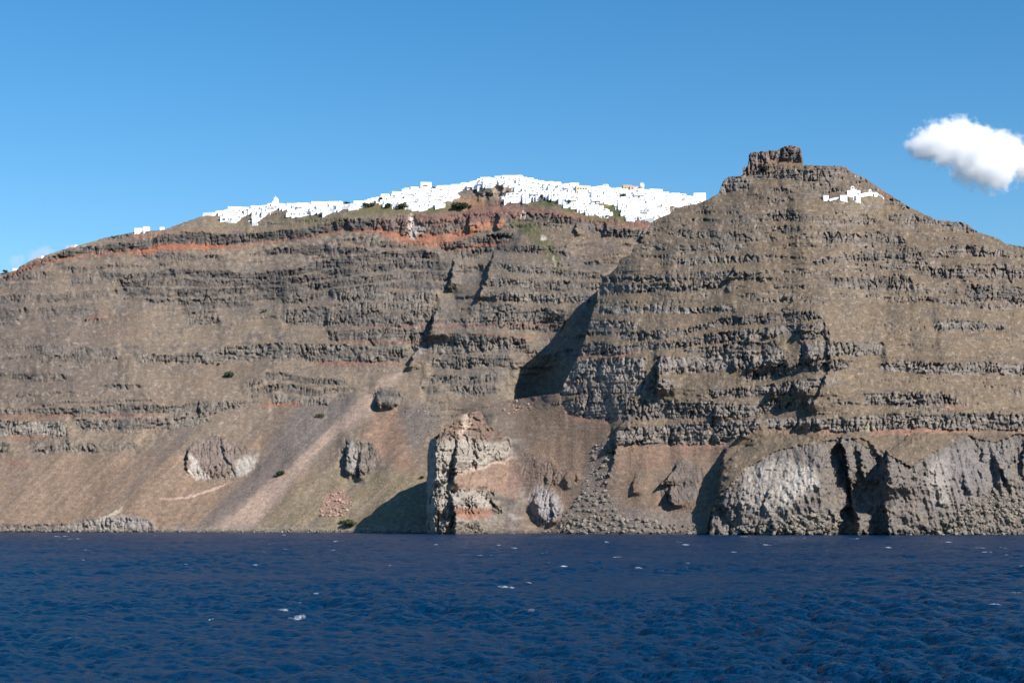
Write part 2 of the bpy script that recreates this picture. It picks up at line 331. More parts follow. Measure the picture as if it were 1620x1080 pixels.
ebB = [([(1147, 705, 0), (1143, 725, 17), (1136, 780, 19), (1126, 820, 17), (1120, 850, 15)], 260),
       ([(1197, 660, 0), (1194, 668, 15), (1172, 690, 16), (1150, 708, 4), (1145, 716, 0)], 200),
       ([(1042, 563, 0), (1041, 580, 17), (1040, 615, 14), (1038, 628, 0)], 120),
       ([(978, 680, 0), (975, 690, 16), (974, 706, 10), (968, 735, 4), (960, 760, 4), (957, 774, 0)], 60),
       ([(992, 655, 0), (990, 664, 8), (978, 674, 6), (970, 682, 0)], 30),
       ([(1330, 690, 0), (1334, 705, 24), (1342, 750, 24), (1345, 775, 9), (1348, 800, 5), (1356, 815, 20), (1358, 848, 20)], 42),
       ([(1352, 700, 0), (1358, 720, 7), (1366, 750, 8), (1375, 775, 0)], 24),
       ([(1402, 710, 0), (1404, 725, 20), (1405, 770, 20), (1400, 790, 5), (1403, 806, 18), (1406, 848, 18)], 120),
       ([(1567, 712, 0), (1578, 730, 6), (1590, 755, 7), (1594, 770, 0)], 30), ([(1578, 728, 0), (1580, 745, 5), (1578, 765, 5), (1578, 772, 0)], 14),
       ([(1550, 700, 0), (1555, 712, 5), (1553, 728, 4), (1553, 732, 0)], 20), ([(1620, 690, 0), (1620, 710, 8), (1616, 740, 7), (1618, 760, 0)], 60),
       ([(1605, 712, 0), (1606, 725, 4), (1607, 735, 0)], 12), ([(1523, 740, 0), (1526, 770, 4), (1528, 786, 0)], 30), ([(1478, 735, 0), (1479, 760, 2), (1486, 790, 0)], 20),
       ([(1486, 785, 0), (1486, 795, 6), (1490, 802, 0)], 16), ([(1156, 825, 0), (1157, 835, 6), (1158, 850, 6)], 16), ([(1134, 822, 0), (1136, 840, 5), (1136, 850, 5)], 12),
       ([(1224, 765, 0), (1212, 780, 3), (1209, 800, 4), (1210, 815, 0)], 14), ([(1222, 812, 0), (1222, 830, 5), (1222, 845, 3)], 14),
       ([(1304, 500, 0), (1305, 520, 4), (1311, 560, 9), (1310, 585, 6), (1300, 612, 8), (1285, 640, 6), (1280, 655, 0)], 60),
       ([(1272, 540, 0), (1276, 555, 9), (1274, 568, 8), (1270, 575, 0)], 40), ([(1263, 600, 0), (1260, 612, 12), (1262, 624, 10), (1260, 628, 0)], 40),
       ([(1222, 608, 0), (1222, 618, 12), (1218, 628, 8), (1216, 632, 0)], 40), ([(1186, 518, 0), (1186, 530, 8), (1184, 540, 6), (1184, 544, 0)], 30),
       ([(1213, 516, 0), (1213, 524, 8), (1212, 532, 6), (1212, 536, 0)], 30), ([(1190, 560, 0), (1188, 572, 10), (1186, 583, 8), (1186, 586, 0)], 30),
       ([(1210, 552, 0), (1212, 565, 9), (1208, 578, 7), (1208, 582, 0)], 30), ([(1160, 565, 0), (1160, 575, 7), (1158, 584, 6), (1158, 588, 0)], 30),
       ([(1164, 418, 0), (1162, 430, 12), (1150, 440, 10), (1140, 446, 0)], 34), ([(1155, 446, 0), (1152, 456, 6), (1146, 463, 0)], 30),
       ([(1254, 465, 0), (1252, 478, 6), (1240, 488, 5), (1238, 492, 0)], 30), ([(1243, 462, 0), (1242, 468, 7), (1240, 474, 0)], 20),
       ([(1265, 508, 0), (1266, 516, 8), (1262, 524, 6), (1262, 526, 0)], 24), ([(1130, 640, 0), (1131, 650, 10), (1130, 660, 8), (1130, 664, 0)], 40),
       ([(1280, 628, 0), (1280, 638, 9), (1278, 648, 7), (1278, 652, 0)], 30), ([(1264, 662, 0), (1263, 668, 8), (1262, 676, 6), (1262, 680, 0)], 60),
       ([(848, 775, 0), (846, 790, 9), (852, 810, 8), (862, 825, 4), (864, 830, 0)], 30), ([(872, 795, 0), (874, 810, 5), (875, 825, 4), (875, 830, 0)], 16),
       ([(894, 744, 0), (894, 755, 5), (896, 770, 4), (896, 774, 0)], 14), ([(908, 748, 0), (910, 756, 4), (912, 764, 0)], 10), ([(863, 748, 0), (864, 758, 4), (862, 768, 0)], 14),
       ([(1074, 728, 0), (1062, 748, 10), (1046, 766, 10), (1046, 768, 0)], 70), ([(1060, 768, 0), (1056, 780, 12), (1064, 798, 9), (1070, 802, 0)], 50),
       ([(1006, 745, 0), (1002, 765, 3), (999, 778, 6), (999, 784, 0)], 24), ([(1188, 243, 0), (1187, 258, 5), (1192, 272, 4), (1192, 275, 0)], 12),
       ([(1212, 250, 0), (1210, 258, 7), (1203, 266, 5), (1200, 268, 0)], 16), ([(1238, 231, 0), (1240, 238, 9), (1236, 250, 8), (1232, 253, 0)], 60),
       ([(1263, 236, 0), (1264, 246, 4), (1264, 256, 0)], 10)]
macroB = 10 * fbm(PX / 240, PY / 420, 51, 3) + 4 * fbm(PX / 70, PY / 200, 52, 3)
ebB = [([(x_, y_, a_ * (.72 if d_ <= 60 and y_ < 668 else 1)) for x_, y_, a_ in p_], d_) for p_, d_ in ebB]
YB = YB - edges(ebB) + macroB * sst(860, 740, PY) * (1 - .6 * sst(330, 280, PY))
YB = YB - lumps([(862, 802, 28, 30, 5), (848, 750, 38, 34, 3), (1240, 775, 105, 88, 16), (1480, 760, 90, 80, 9)], 61) - .0
YB = YB + lumps([(1350, 758, 52, 66, 15), (1338, 828, 17, 26, 9), (1386, 828, 18, 28, 9)], 63)

# ---- pinnacle (D)
CD = np.clip(inpoly(WX, WY, [(660, 850), (660, 690), (720, 640), (770, 640), (830, 715), (812, 722), (720, 750), (700, 770), (716, 775), (780, 770), (795, 812), (720, 812), (716, 850)]).astype(np.float32) + .0, 0, 1)
tD = .72 + 1.5 * blur(CD, 1, 1, 1)
Y0D = interp([(-230, 955), (672, 934), (700, 922), (720, 919), (760, 930), (790, 943), (815, 965), (850, 1030), (1000, 1350), (1860, 2500)], gx)[None, :]
YD = settle(integrate(Y0D, tD), 20)
eD = [([(689, 690, 0), (688, 700, 9), (688, 758, 8), (683, 768, 0)], 30), ([(700, 684, 0), (701, 700, 3), (700, 720, 3), (699, 730, 0)], 10),
      ([(727, 684, 0), (722, 705, 11), (720, 735, 15), (717, 768, 9), (714, 776, 0)], 90), ([(706, 774, 0), (716, 788, 13), (720, 825, 15), (716, 838, 4), (712, 846, 0)], 100),
      ([(753, 686, 0), (752, 700, 5), (754, 738, 5), (754, 746, 0)], 40), ([(772, 708, 0), (768, 718, 4), (778, 728, 0)], 20),
      ([(738, 775, 0), (738, 788, 3), (738, 795, 0)], 16), ([(779, 778, 0), (778, 790, 6), (786, 806, 3), (788, 812, 0)], 40),
      ([(684, 770, 0), (681, 790, 5), (682, 820, 5), (690, 842, 0)], 12), ([(765, 650, 0), (766, 656, 5), (766, 664, 0)], 20)]
YD = YD - edges(eD) + 7 * fbm(PX / 42, PY / 60, 81, 3) + 5 * (ridged(PX / 20 + PY / 60, PY / 45, 82, 3) - .4) + 26 * np.clip((690 - PX) / 16, 0, 1) ** 2

# ---- rock detail
def detail(C, seed, rough, lean=0.0, soft=0.0):
    c = np.clip(blur(C, 1, 1, 1), 0, 1.6)
    x = PX + lean * (PY - 700) + 2.5 * pn(PX / 14, PY / 14, seed + 7)
    v = .35 + 1.0 * sst(-.4, .6, fbm(PX / 45, PY / 20, seed + 9, 3))
    d = c * v * (2.4 * (ridged(x / 21, PY / 60, seed + 1, 2) - .4) + 1.2 * (ridged(x / 9, PY / 24, seed + 2, 2) - .4) + .45 * (ridged(x / 4.4, PY / 12, seed + 3, 2) - .4))
    d = d + c * 1.1 * fbm(PX / 15, PY / 13, seed + 11, 3, .5)
    cx = x + 1.6 * pn(PX / 5, PY / 6, seed + 12)
    ck = 1 - sst(.02, .13, np.abs(pn(cx / 9.5, PY / 34, seed + 13))); ck2 = 1 - sst(.03, .16, np.abs(pn(cx / 4.6, PY / 16, seed + 14)))
    d = d - np.clip(c * 1.5, 0, 1) * v * (2.7 * ck + 1.0 * ck2) * (1 - soft)
    d = d + (.25 + np.clip(c, 0, 1)) * .5 * pn(PX / 46 + seed, (PY + 3 * pn(PX / 60, PY / 60, seed + 16)) / 2.7, seed + 15)             # clefts between the columns of lava
    d = d + (rough * .4 + .45 * c) * (1 - .4 * soft) * fbm(PX / 7, PY / 6, seed + 4, 3, .6)
    ob = sst(.20, .62, pn(PX / 5.2, PY / 4.2, seed + 5) + .5 * pn(PX / 2.7, PY / 2.5, seed + 6)) * sst(-.1, .5, fbm(PX / 70, PY / 22, seed + 8, 3))
    return d * 1.0 + (.8 + .4 * np.clip(c * 3, 0, 1)) * rough * ob
xs = PX + PY * 1.05
chute = fbm(xs / 26, PY / 420, 301, 4)                       # fans of debris running down to the left
YA = YA - detail(CA, 310, 1 - .75 * screeA) + 1.2 * chute * sst(560, 640, PY) * (PX < 680)
YB = YB - detail(CB, 330, 1.15 - .55 * coneB, soft=.6 * domeB) 
fl = domeB * (1 - .5 * blur(inpoly(WX, WY, [(1168, 790), (1180, 745), (1215, 730), (1250, 728), (1280, 738), (1298, 768), (1260, 790), (1240, 808), (1210, 812), (1170, 800)]).astype(np.float32), 6, 6, 2)) * (3.6 * ridged((PX - .28 * (PY - 760) * np.sign(PX - 1235)) / 17, PY / 70, 351, 3) + .6 * ridged(PX / 6, PY / 22, 352, 2))
YB = YB + fl - 1.5 * domeB * fbm(PX / 9, PY / 9, 353, 3)
YD = YD - 1.3 * detail(CD * 1.1, 370, .7)

wC = sst(776, 872, PX + 8 * fbm(PX / 20, PY / 20, 421, 3))
jc = int((778 - gx[0]) / ST); src = np.where(PX > 778, np.minimum(YA, YA[:, jc:jc + 1] - .20 * (PX - 778)), YA)
YB = np.where(PX < 884, src * (1 - wC) + YB * wC + 4 * (1 - wC) * (1 - sst(755, 782, PX)), YB)   # the cone melts into the main wall
# B hides A to the right of the gully, so A keeps behind it there
crestA = interp(crA, gx) + .7 * pn(gx / 6, gx * 0, 401) + .5 * pn(gx / 2.5, gx * 0, 402)
crestB = interp(crB, gx) + 1.2 * pn(gx / 9, gx * 0, 403) + .9 * pn(gx / 3.5, gx * 0, 404) + .6 * pn(gx / 1.9, gx * 0, 405)
crestD = interp(crD, gx) + 2.2 * pn(gx / 6, gx * 0, 406) + 1.0 * pn(gx / 2.6, gx * 0, 407)
belowB = (PY > crestB[None, :]) & (PX > 880)
YA = np.where(belowB, np.maximum(YA, YB + 6), YA)

# ------------------------------------------------------------------ colours of the ground (rock types only)
def colour_layers(base, layers):
    c = np.broadcast_to(np.array(base, np.float32), PX.shape + (3,)).copy()
    return c
def mix(c, col, m):
    m = np.clip(m, 0, 1)[..., None]; return c * (1 - m) + np.array(col, np.float32) * m
def poly(P, b=2):
    return blur(inpoly(WX, WY, P).astype(np.float32), b, b, 1)
WX0, WY0 = WX.copy(), WY.copy()
def band(pts, sx=1.0):
    x0, x1 = pts[0][0], pts[-1][0]
    xs_ = [p[0] for p in pts]
    yt = np.interp(WX, xs_, [p[1] for p in pts]); yb = np.interp(WX, xs_, [p[2] for p in pts]); s = np.interp(WX, xs_, [p[3] for p in pts])
    return sst(-1.5, .8, WY - yt) * sst(-1.5, .8, yb - WY) * sst(-6, 6, WX - x0) * sst(-6, 6, x1 - WX) * s

n1 = fbm(PX / 120, PY / 70, 501, 4); n2 = fbm(PX / 34, PY / 18, 502, 4); n3 = fbm(PX / 8, PY / 6, 503, 3); n4 = pn(PX / 2.3, PY / 2.2, 504)
def rockcol(T):
    T = np.clip(T + .22 * n2 + .16 * n3, 0, 1)[..., None]
    d = np.array((.098, .089, .082), np.float32); m = np.array((.195, .173, .145), np.float32); p = np.array((.36, .325, .275), np.float32)
    return np.where(T < .5, d + (m - d) * T * 2, m + (p - m) * (T * 2 - 1))
# A
cA = np.broadcast_to(np.array((.235, .188, .137), np.float32), PX.shape + (3,)).copy()
cA = mix(cA, (.205, .160, .118), sst(-.2, .5, n1))
cA = mix(cA, (.185, .150, .120), .8 * poly([(-300, 440), (150, 470), (200, 640), (-300, 640)], 20))
cA = mix(cA, (.150, .128, .112), sst(.0, .5, n2) * .85 * sst(640, 560, PY))
cA = mix(cA, (.34, .27, .205), sst(.25, .6, n3 + .4 * n2) * .5)
scrub = sst(.25, .6, pn(PX / 3.2, PY / 2.6, 505) + .6 * n2)
cA = mix(cA, (.085, .078, .056), scrub * .32 * (1 - .5 * screeA))
cA = mix(cA, (.34, .27, .205), poly([(330, 385), (470, 380), (560, 365), (620, 380), (470, 430), (330, 412), (340, 395)], 5) * .55 * sst(-.2, .3, n3))
cA = mix(cA, (.27, .185, .125), poly([(-300, 735), (200, 716), (420, 700), (500, 745), (330, 850), (-300, 850)], 12) * .6)
cA = mix(cA, (.245, .178, .125), poly([(230, 850), (240, 770), (330, 770), (420, 690), (520, 660), (420, 760), (340, 850)], 10) * .65)
cA = mix(cA, (.27, .165, .115), poly([(595, 650), (630, 640), (640, 690), (660, 760), (600, 720), (570, 690)], 6) * .6)
cA = mix(cA, (.25, .205, .125), poly([(400, 850), (470, 760), (560, 745), (676, 745), (676, 800), (600, 850)], 8) * .6)
ch = sst(.05, .5, chute)
cA = mix(cA, (.155, .135, .125), ch * sst(600, 690, PY) * .38 * (1 - sst(560, 640, PX)))
cA = mix(cA, (.33, .245, .175), sst(.1, .5, fbm(xs / 17, PY / 300, 305, 4)) * sst(560, 680, PY) * .38 * (1 - sst(600, 660, PX)))
cA = mix(cA, (.155, .138, .130), poly([(470, 640), (560, 620), (560, 660), (430, 760), (345, 835), (310, 840), (400, 740)], 7) * .7)
cA = mix(cA, (.37, .28, .215), poly([(600, 600), (640, 585), (600, 640), (500, 720), (400, 835), (330, 840), (470, 730)], 5) * .95)
cA = mix(cA, (.15, .135, .128), poly([(630, 640), (665, 635), (700, 660), (670, 700), (655, 720), (640, 690)], 6) * .6)
cA = mix(cA, (.175, .155, .132), poly([(680, 390), (800, 370), (950, 420), (940, 470), (900, 620), (700, 620), (690, 500)], 14) * .6 * sst(-.5, .3, n2))
cA = mix(cA, (.165, .147, .128), poly([(150, 430), (480, 410), (700, 395), (720, 470), (700, 520), (540, 500), (330, 500), (170, 480)], 10) * .55 * sst(-.5, .3, n2))
rA = rockcol(TA)
cA = cA * (1 - np.clip(CA * 1.25, 0, 1)[..., None]) + rA * np.clip(CA * 1.25, 0, 1)[..., None]
redA = np.maximum.reduce([
    band([(15, 434, 441, .5), (60, 412, 418, .5), (133, 401, 408, .4), (200, 395, 402, .5), (233, 392, 403, .8), (262, 386, 396, 1), (300, 386, 394, 1), (340, 388, 395, 1), (385, 386, 392, .4), (450, 378, 382, .4), (545, 363, 367, .5), (600, 363, 369, .9), (620, 364, 374, 1), (650, 371, 386, 1), (700, 371, 386, .9), (740, 361, 374, 1), (765, 354, 362, 1), (800, 352, 357, .5)]),
    band([(210, 372, 380, .5), (262, 364, 370, .5), (330, 362, 367, .4), (420, 360, 364, .2)]) * .7,
    band([(500, 571, 576, .9), (560, 573, 578, .9), (645, 573, 578, .5)]) * .8, band([(540, 537, 541, .7), (600, 538, 542, .9), (670, 536, 540, .6)]) * .7,
    band([(540, 517, 521, .3), (640, 516, 520, .6), (760, 512, 516, .7), (890, 512, 517, .8)]) * .7, band([(700, 528, 532, .4), (890, 527, 534, .6)]) * .4,
    band([(420, 637, 644, .8), (475, 636, 643, .8)]), band([(-60, 654, 662, .6), (60, 654, 664, .6), (130, 654, 658, .6), (250, 655, 659, .8)]) * .6,
    band([(15, 690, 694, .7), (82, 690, 694, .7)]), band([(12, 731, 735, .6), (52, 731, 735, .6)]), band([(135, 499, 506, .5), (170, 498, 505, .6)]) * .6,
    band([(160, 525, 532, .4), (240, 526, 532, .4)]) * .5, band([(700, 392, 398, .5), (800, 380, 386, .8)]) * .8])
top_ = sst(470, 430, PY); cA = mix(cA, (.36, .14, .082), redA * top_ * (.8 + .3 * n3)); cA = mix(cA, (.28, .125, .09), redA * (1 - top_) * (.8 + .3 * n3))
cA = mix(cA, (.40, .20, .12), poly([(700, 372), (745, 352), (800, 346), (800, 356), (745, 372), (700, 388)], 2) * .7)
cA = mix(cA, (.36, .19, .12), poly([(615, 366), (650, 378), (700, 380), (735, 366), (730, 378), (690, 392), (640, 390), (600, 372)], 2) * .6)
WXs, WYs = WX, WY
# upper red and purple cliff between x = 600 and 1040
cA = mix(cA, (.235, .125, .098), poly([(640, 336), (700, 332), (760, 318), (830, 326), (905, 336), (960, 345), (1040, 352), (1040, 366), (975, 360), (905, 348), (860, 342), (800, 345), (740, 352), (640, 350)], 3) * .7)
cA = mix(cA, (.225, .150, .125), poly([(590, 345), (700, 340), (700, 368), (590, 364)], 4) * .55)
cA = mix(cA, (.33, .20, .105), poly([(722, 312), (762, 310), (770, 325), (725, 330)], 3) * .7)
cA = mix(cA, (.36, .29, .205), poly([(776, 296), (783, 288), (800, 286), (800, 300), (793, 315), (778, 312)], 1) * .8)
cA = mix(cA, (.17, .145, .12), poly([(722, 300), (775, 292), (778, 306), (740, 312), (722, 312)], 2) * .8)
# grass slopes below the village
grn = np.maximum.reduce([poly([(548, 338), (580, 324), (606, 321), (645, 328), (700, 327), (728, 322), (726, 334), (640, 338), (560, 342)], 3),
                         poly([(835, 322), (875, 314), (905, 328), (935, 340), (965, 346), (1000, 349), (990, 353), (930, 348), (880, 328), (840, 328)], 3),
                         poly([(941, 322), (975, 324), (992, 342), (985, 350), (965, 342), (955, 330)], 2), poly([(372, 343), (412, 352), (405, 360), (380, 358), (345, 354)], 3) * .5,
                         poly([(456, 342), (540, 340), (545, 352), (470, 358), (440, 352)], 4) * .6, poly([(808, 345), (850, 352), (880, 395), (890, 430), (880, 430), (860, 395), (815, 358)], 3) * .75])
cA = mix(cA, (.150, .148, .062), grn * (.7 + .5 * n3)); cA = mix(cA, (.062, .088, .030), grn * sst(.0, .4, n2 + .5 * n3) * .7)
cA = mix(cA, (.23, .19, .125), poly([(316, 342), (400, 352), (540, 342), (540, 350), (460, 362), (330, 366), (270, 366)], 4) * .5)
wht = np.maximum.reduce([poly([(648, 340), (654, 338), (656, 350), (662, 360), (660, 378), (650, 378), (644, 366), (646, 352)], 1), poly([(658, 356), (680, 360), (672, 372), (660, 372)], 2) * .5,
                         poly([(823, 346), (826, 331), (830, 335), (833, 345), (829, 347), (828, 338)], 0) * 1.3, poly([(855, 372), (866, 374), (862, 381), (856, 380)], 1),
                         poly([(876, 404), (880, 420), (877, 424), (874, 408)], 1) * .8, poly([(1012, 366), (1018, 370), (1014, 380), (1010, 380)], 1) * .8])
cA = mix(cA, (.56, .50, .42), wht * .9)
WX = WX0 + 9 * fbm(PX / 22, PY / 18, 621, 4, .6); WY = WY0 + 8 * fbm(PX / 20, PY / 20, 622, 4, .6)
cA = mix(cA, (.48, .43, .37), poly([(296, 718), (304, 716), (320, 745), (335, 760), (322, 762), (300, 748)], 1) * .9)
cA = mix(cA, (.46, .42, .36), poly([(372, 734), (385, 722), (412, 720), (400, 740), (378, 754), (364, 756)], 2) * .8)
cA = mix(cA, (.24, .19, .165), poly([(300, 706), (345, 690), (380, 702), (365, 740), (330, 752), (310, 726)], 2) * .6)
WX, WY = WX0, WY0
cA = mix(cA, (.52, .37, .29), band([(250, 788, 790.5, .5), (290, 786, 790, .9), (318, 776, 780, 1), (345, 770, 774, 1), (366, 760, 763, .6)]) * .9)
cA = mix(cA, (.52, .48, .34), band([(140, 824, 828, .6), (165, 817, 822, .9), (192, 802, 806, .9)]) * .8)
cA = mix(cA, (.37, .34, .31), poly([(100, 834), (150, 822), (190, 816), (238, 822), (242, 836), (170, 838)], 3) * .75)
cA = mix(cA, (.27, .24, .21), band([(-230, 832, 850, .8), (700, 834, 850, .8)]) * .7)
cA = mix(cA, (.42, .25, .19), poly([(515, 780), (540, 775), (552, 790), (530, 812), (505, 812)], 3) * .6)
cA = mix(cA, (.35, .33, .30), poly([(548, 700), (560, 694), (566, 725), (560, 752), (550, 745)], 2) * .5)
cA = mix(cA, (.14, .13, .13), band([(845, 382, 390, .4), (900, 404, 414, .7), (950, 425, 434, .7)]) * .5)
paveA = poly([(318, 340), (347, 335), (371, 330), (446, 326), (503, 325), (556, 328), (550, 329), (529, 336), (459, 338), (459, 330), (435, 332), (420, 338), (412, 350), (399, 354), (401, 346), (408, 338), (384, 338), (376, 350), (350, 350), (350, 341)], 1)
# B
cB = np.broadcast_to(np.array((.205, .158, .104), np.float32), PX.shape + (3,)).copy()
cB = mix(cB, (.165, .132, .092), sst(-.2, .5, n1) * .8)
cB = mix(cB, (.265, .205, .130), sst(.0, .5, fbm(PX / 90, PY / 40, 511, 4)) * .6 * sst(1250, 1340, PX))
cB = mix(cB, (.135, .114, .090), sst(.05, .6, n2) * .7)
cB = mix(cB, (.33, .275, .195), sst(.3, .7, n3 + .3 * n4) * .6)
cB = mix(cB, (.08, .073, .053), scrub * .38)
cB = mix(cB, (.245, .172, .118), coneB * .75)
cB = mix(cB, (.185, .150, .110), coneB * sst(-.1, .5, n2) * .5)
cB = mix(cB, (.25, .165, .115), poly([(980, 708), (1140, 706), (1130, 725), (1080, 722), (1040, 745), (985, 745)], 5) * .6)
rB = rockcol(TB + .12)
kB = np.clip(CB * 1.15, 0, 1) * (1 - .2 * sst(-.2, .4, n2))
cB = cB * (1 - kB[..., None]) + rB * kB[..., None]
dm = domeB * (.8 + .2 * n2)
cB = mix(cB, (.195, .176, .152), dm); cB = mix(cB, (.125, .112, .10), dm * sst(.05, .55, n2))
cB = mix(cB, (.225, .190, .140), domeB * sst(.1, .5, fbm(PX / 30, PY / 20, 516, 4)) * .6)
pale = poly([(1168, 790), (1180, 745), (1215, 730), (1250, 728), (1280, 738), (1298, 768), (1260, 790), (1240, 808), (1210, 812), (1170, 800)], 5)
cB = mix(cB, (.40, .365, .30), pale * (.65 + .35 * n3)); cB = mix(cB, (.46, .43, .36), poly([(1258, 742), (1280, 738), (1296, 768), (1262, 780), (1240, 800), (1235, 770)], 4) * .6)
cB = mix(cB, (.38, .355, .30), poly([(1464, 760), (1475, 722), (1500, 725), (1502, 760), (1500, 802), (1480, 798)], 4) * .6)
cB = mix(cB, (.23, .215, .195), poly([(1490, 720), (1560, 700), (1600, 705), (1590, 760), (1540, 785), (1505, 795)], 6) * .6)
cB = mix(cB, (.31, .28, .235), poly([(1120, 846), (1200, 820), (1330, 800), (1335, 846)], 5) * .5 * sst(-.2, .4, n3))
cB = mix(cB, (.28, .25, .205), poly([(1480, 848), (1530, 790), (1580, 770), (1700, 790), (1700, 850)], 6) * .5 * sst(-.2, .4, n3))
cB = mix(cB, (.135, .10, .085), moundB * .6 * sst(-.5, .2, n2)); cB = mix(cB, (.20, .12, .095), poly([(806, 735), (822, 740), (835, 770), (815, 785), (800, 760)], 4) * .7)
cB = mix(cB, (.36, .335, .31), lumpB * .85); cB = mix(cB, (.15, .132, .115), mound2 * .6)
cB = mix(cB, (.20, .185, .165), poly([(934, 705), (965, 695), (975, 720), (958, 775), (985, 800), (1110, 812), (1116, 848), (790, 848), (870, 838), (920, 770)], 7) * .5)
redB = np.maximum.reduce([band([(1225, 681, 685, .3), (1262, 681, 686, .9), (1338, 683, 688, .7)]), band([(1375, 681, 690, .8), (1440, 678, 685, .9), (1520, 679, 684, .9), (1560, 680, 684, .5)]),
                          band([(910, 563, 567, .7), (965, 563, 567, 1), (1010, 556, 560, .8)]), band([(905, 661, 666, .7), (975, 664, 668, .7)]), band([(1060, 703, 707, .7), (1150, 703, 707, .8)]),
                          band([(895, 602, 606, .5), (980, 602, 606, .5)]) * .6, band([(1490, 643, 650, .9), (1520, 643, 650, .9)]) * .7, band([(1080, 663, 666, .6), (1165, 661, 664, .6)]) * .8,
                          band([(1590, 678, 686, .5), (1620, 680, 686, .5)]), band([(1085, 590, 594, .4), (1180, 586, 590, .3)]) * .5])
cB = mix(cB, (.34, .19, .13), redB * (.8 + .3 * n3))
cB = mix(cB, (.17, .105, .085), capB * sst(.0, .4, n3 + .4 * n2) * .7); cB = mix(cB, (.115, .105, .10), poly([(1236, 234), (1266, 236), (1268, 250), (1240, 250)], 1) * .8)
cB = mix(cB, (.27, .17, .11), poly([(1195, 262), (1215, 250), (1240, 254), (1268, 252), (1268, 262), (1230, 262)], 2) * .6)
cB = mix(cB, (.20, .10, .07), poly([(1390, 300), (1410, 306), (1425, 320), (1400, 312)], 2) * .5)
cB = mix(cB, (.36, .34, .22), poly([(1366, 668), (1382, 664), (1386, 680), (1370, 680)], 2) * .5)
cB = mix(cB, (.24, .215, .12), poly([(1340, 322), (1375, 312), (1400, 318), (1350, 330)], 3) * .5)
# D
WX = WX0 + 5 * fbm(PX / 14, PY / 12, 611, 3); WY = WY0 + 5 * fbm(PX / 13, PY / 10, 612, 3)
cD = rockcol(np.full_like(PX, .55) + .35 * n2)
cD = mix(cD, (.40, .36, .31), poly([(676, 850), (676, 700), (712, 690), (800, 700), (820, 716), (722, 748), (716, 770), (770, 775), (778, 800), (716, 806), (700, 850)], 2) * .75)
cD = mix(cD, (.21, .13, .10), poly([(690, 700), (660, 680), (720, 640), (775, 640), (775, 665), (800, 690), (760, 700), (740, 688)], 3) * .75 * sst(-.5, .1, n3 + n2))
WXs, WYs = WX, WY; WX, WY = WX0, WY0
cD = mix(cD, (.50, .41, .33), poly([(736, 653), (748, 657), (745, 670), (728, 690), (718, 690), (732, 670)], 2) * .9)
WX, WY = WXs, WYs
cD = mix(cD, (.30, .205, .155), poly([(722, 750), (815, 722), (835, 740), (815, 790), (780, 775), (716, 772)], 2) * .85)
cD = mix(cD, (.46, .37, .30), band([(722, 746, 752, 1), (780, 732, 737, 1), (818, 719, 724, 1)]) * .8)
cD = mix(cD, (.31, .16, .11), poly([(718, 803), (775, 802), (780, 815), (740, 822), (718, 820)], 2) * .8)
cD = mix(cD, (.24, .20, .165), poly([(700, 835), (750, 824), (850, 824), (850, 850), (690, 850)], 3) * .7)
cD = mix(cD, (.26, .15, .10), poly([(688, 805), (706, 812), (712, 828), (692, 822)], 2) * .6)
wB = ((1 - wC) * (PX < 884))[..., None]; cB = cB * (1 - wB) + cA * wB
w_ = ((1 - sst(800, 846, WX)) * sst(688, 704, WY) * sst(700, 740, PX))[..., None]
cB = cB * (1 - w_) + cD * w_
for c, g_ in ((cA, (.91, .88, .90)), (cB, (.88, .85, .90)), (cD, (.92, .885, .88))):
    c *= np.array(g_, np.float32)
    c *= (1 + .20 * n3 + .17 * n4 + .12 * n2)[..., None]
    np.clip(c, .015, .8, out=c)
cA = mix(cA, (.72, .70, .66), paveA * 0)

# wave-washed dark foot of the shore
for c, Yc in ((cA, YA), (cB, YB), (cD, YD)):
    z = CAMH + Q * Yc
    c *= (1 - .6 * sst(2.2, .3, z + .8 * n3))[..., None]

# ------------------------------------------------------------------ meshes of the ground
def mesh_from(name, V, Fq, cols, mat, parent=None):
    me = bpy.data.meshes.new(name)
    me.vertices.add(len(V)); me.vertices.foreach_set('co', V.astype(np.float32).ravel())
    n = len(Fq); k = Fq.shape[1]
    me.loops.add(n * k); me.polygons.add(n)
    me.loops.foreach_set('vertex_index', Fq.astype(np.int32).ravel())
    me.polygons.foreach_set('loop_start', np.arange(0, n * k, k, dtype=np.int32))
    me.polygons.foreach_set('use_smooth', np.ones(n, bool))
    if cols is not None:
        a = me.color_attributes.new('rock', 'FLOAT_COLOR', 'POINT')
        c4 = np.ones((len(V), 4), np.float32); c4[:, :3] = cols
        a.data.foreach_set('color', c4.ravel())
    me.update(calc_edges=True); me.validate()
    me.materials.append(mat)
    o = bpy.data.objects.new(name, me); COL.objects.link(o)
    if parent: o.parent = parent
    return o

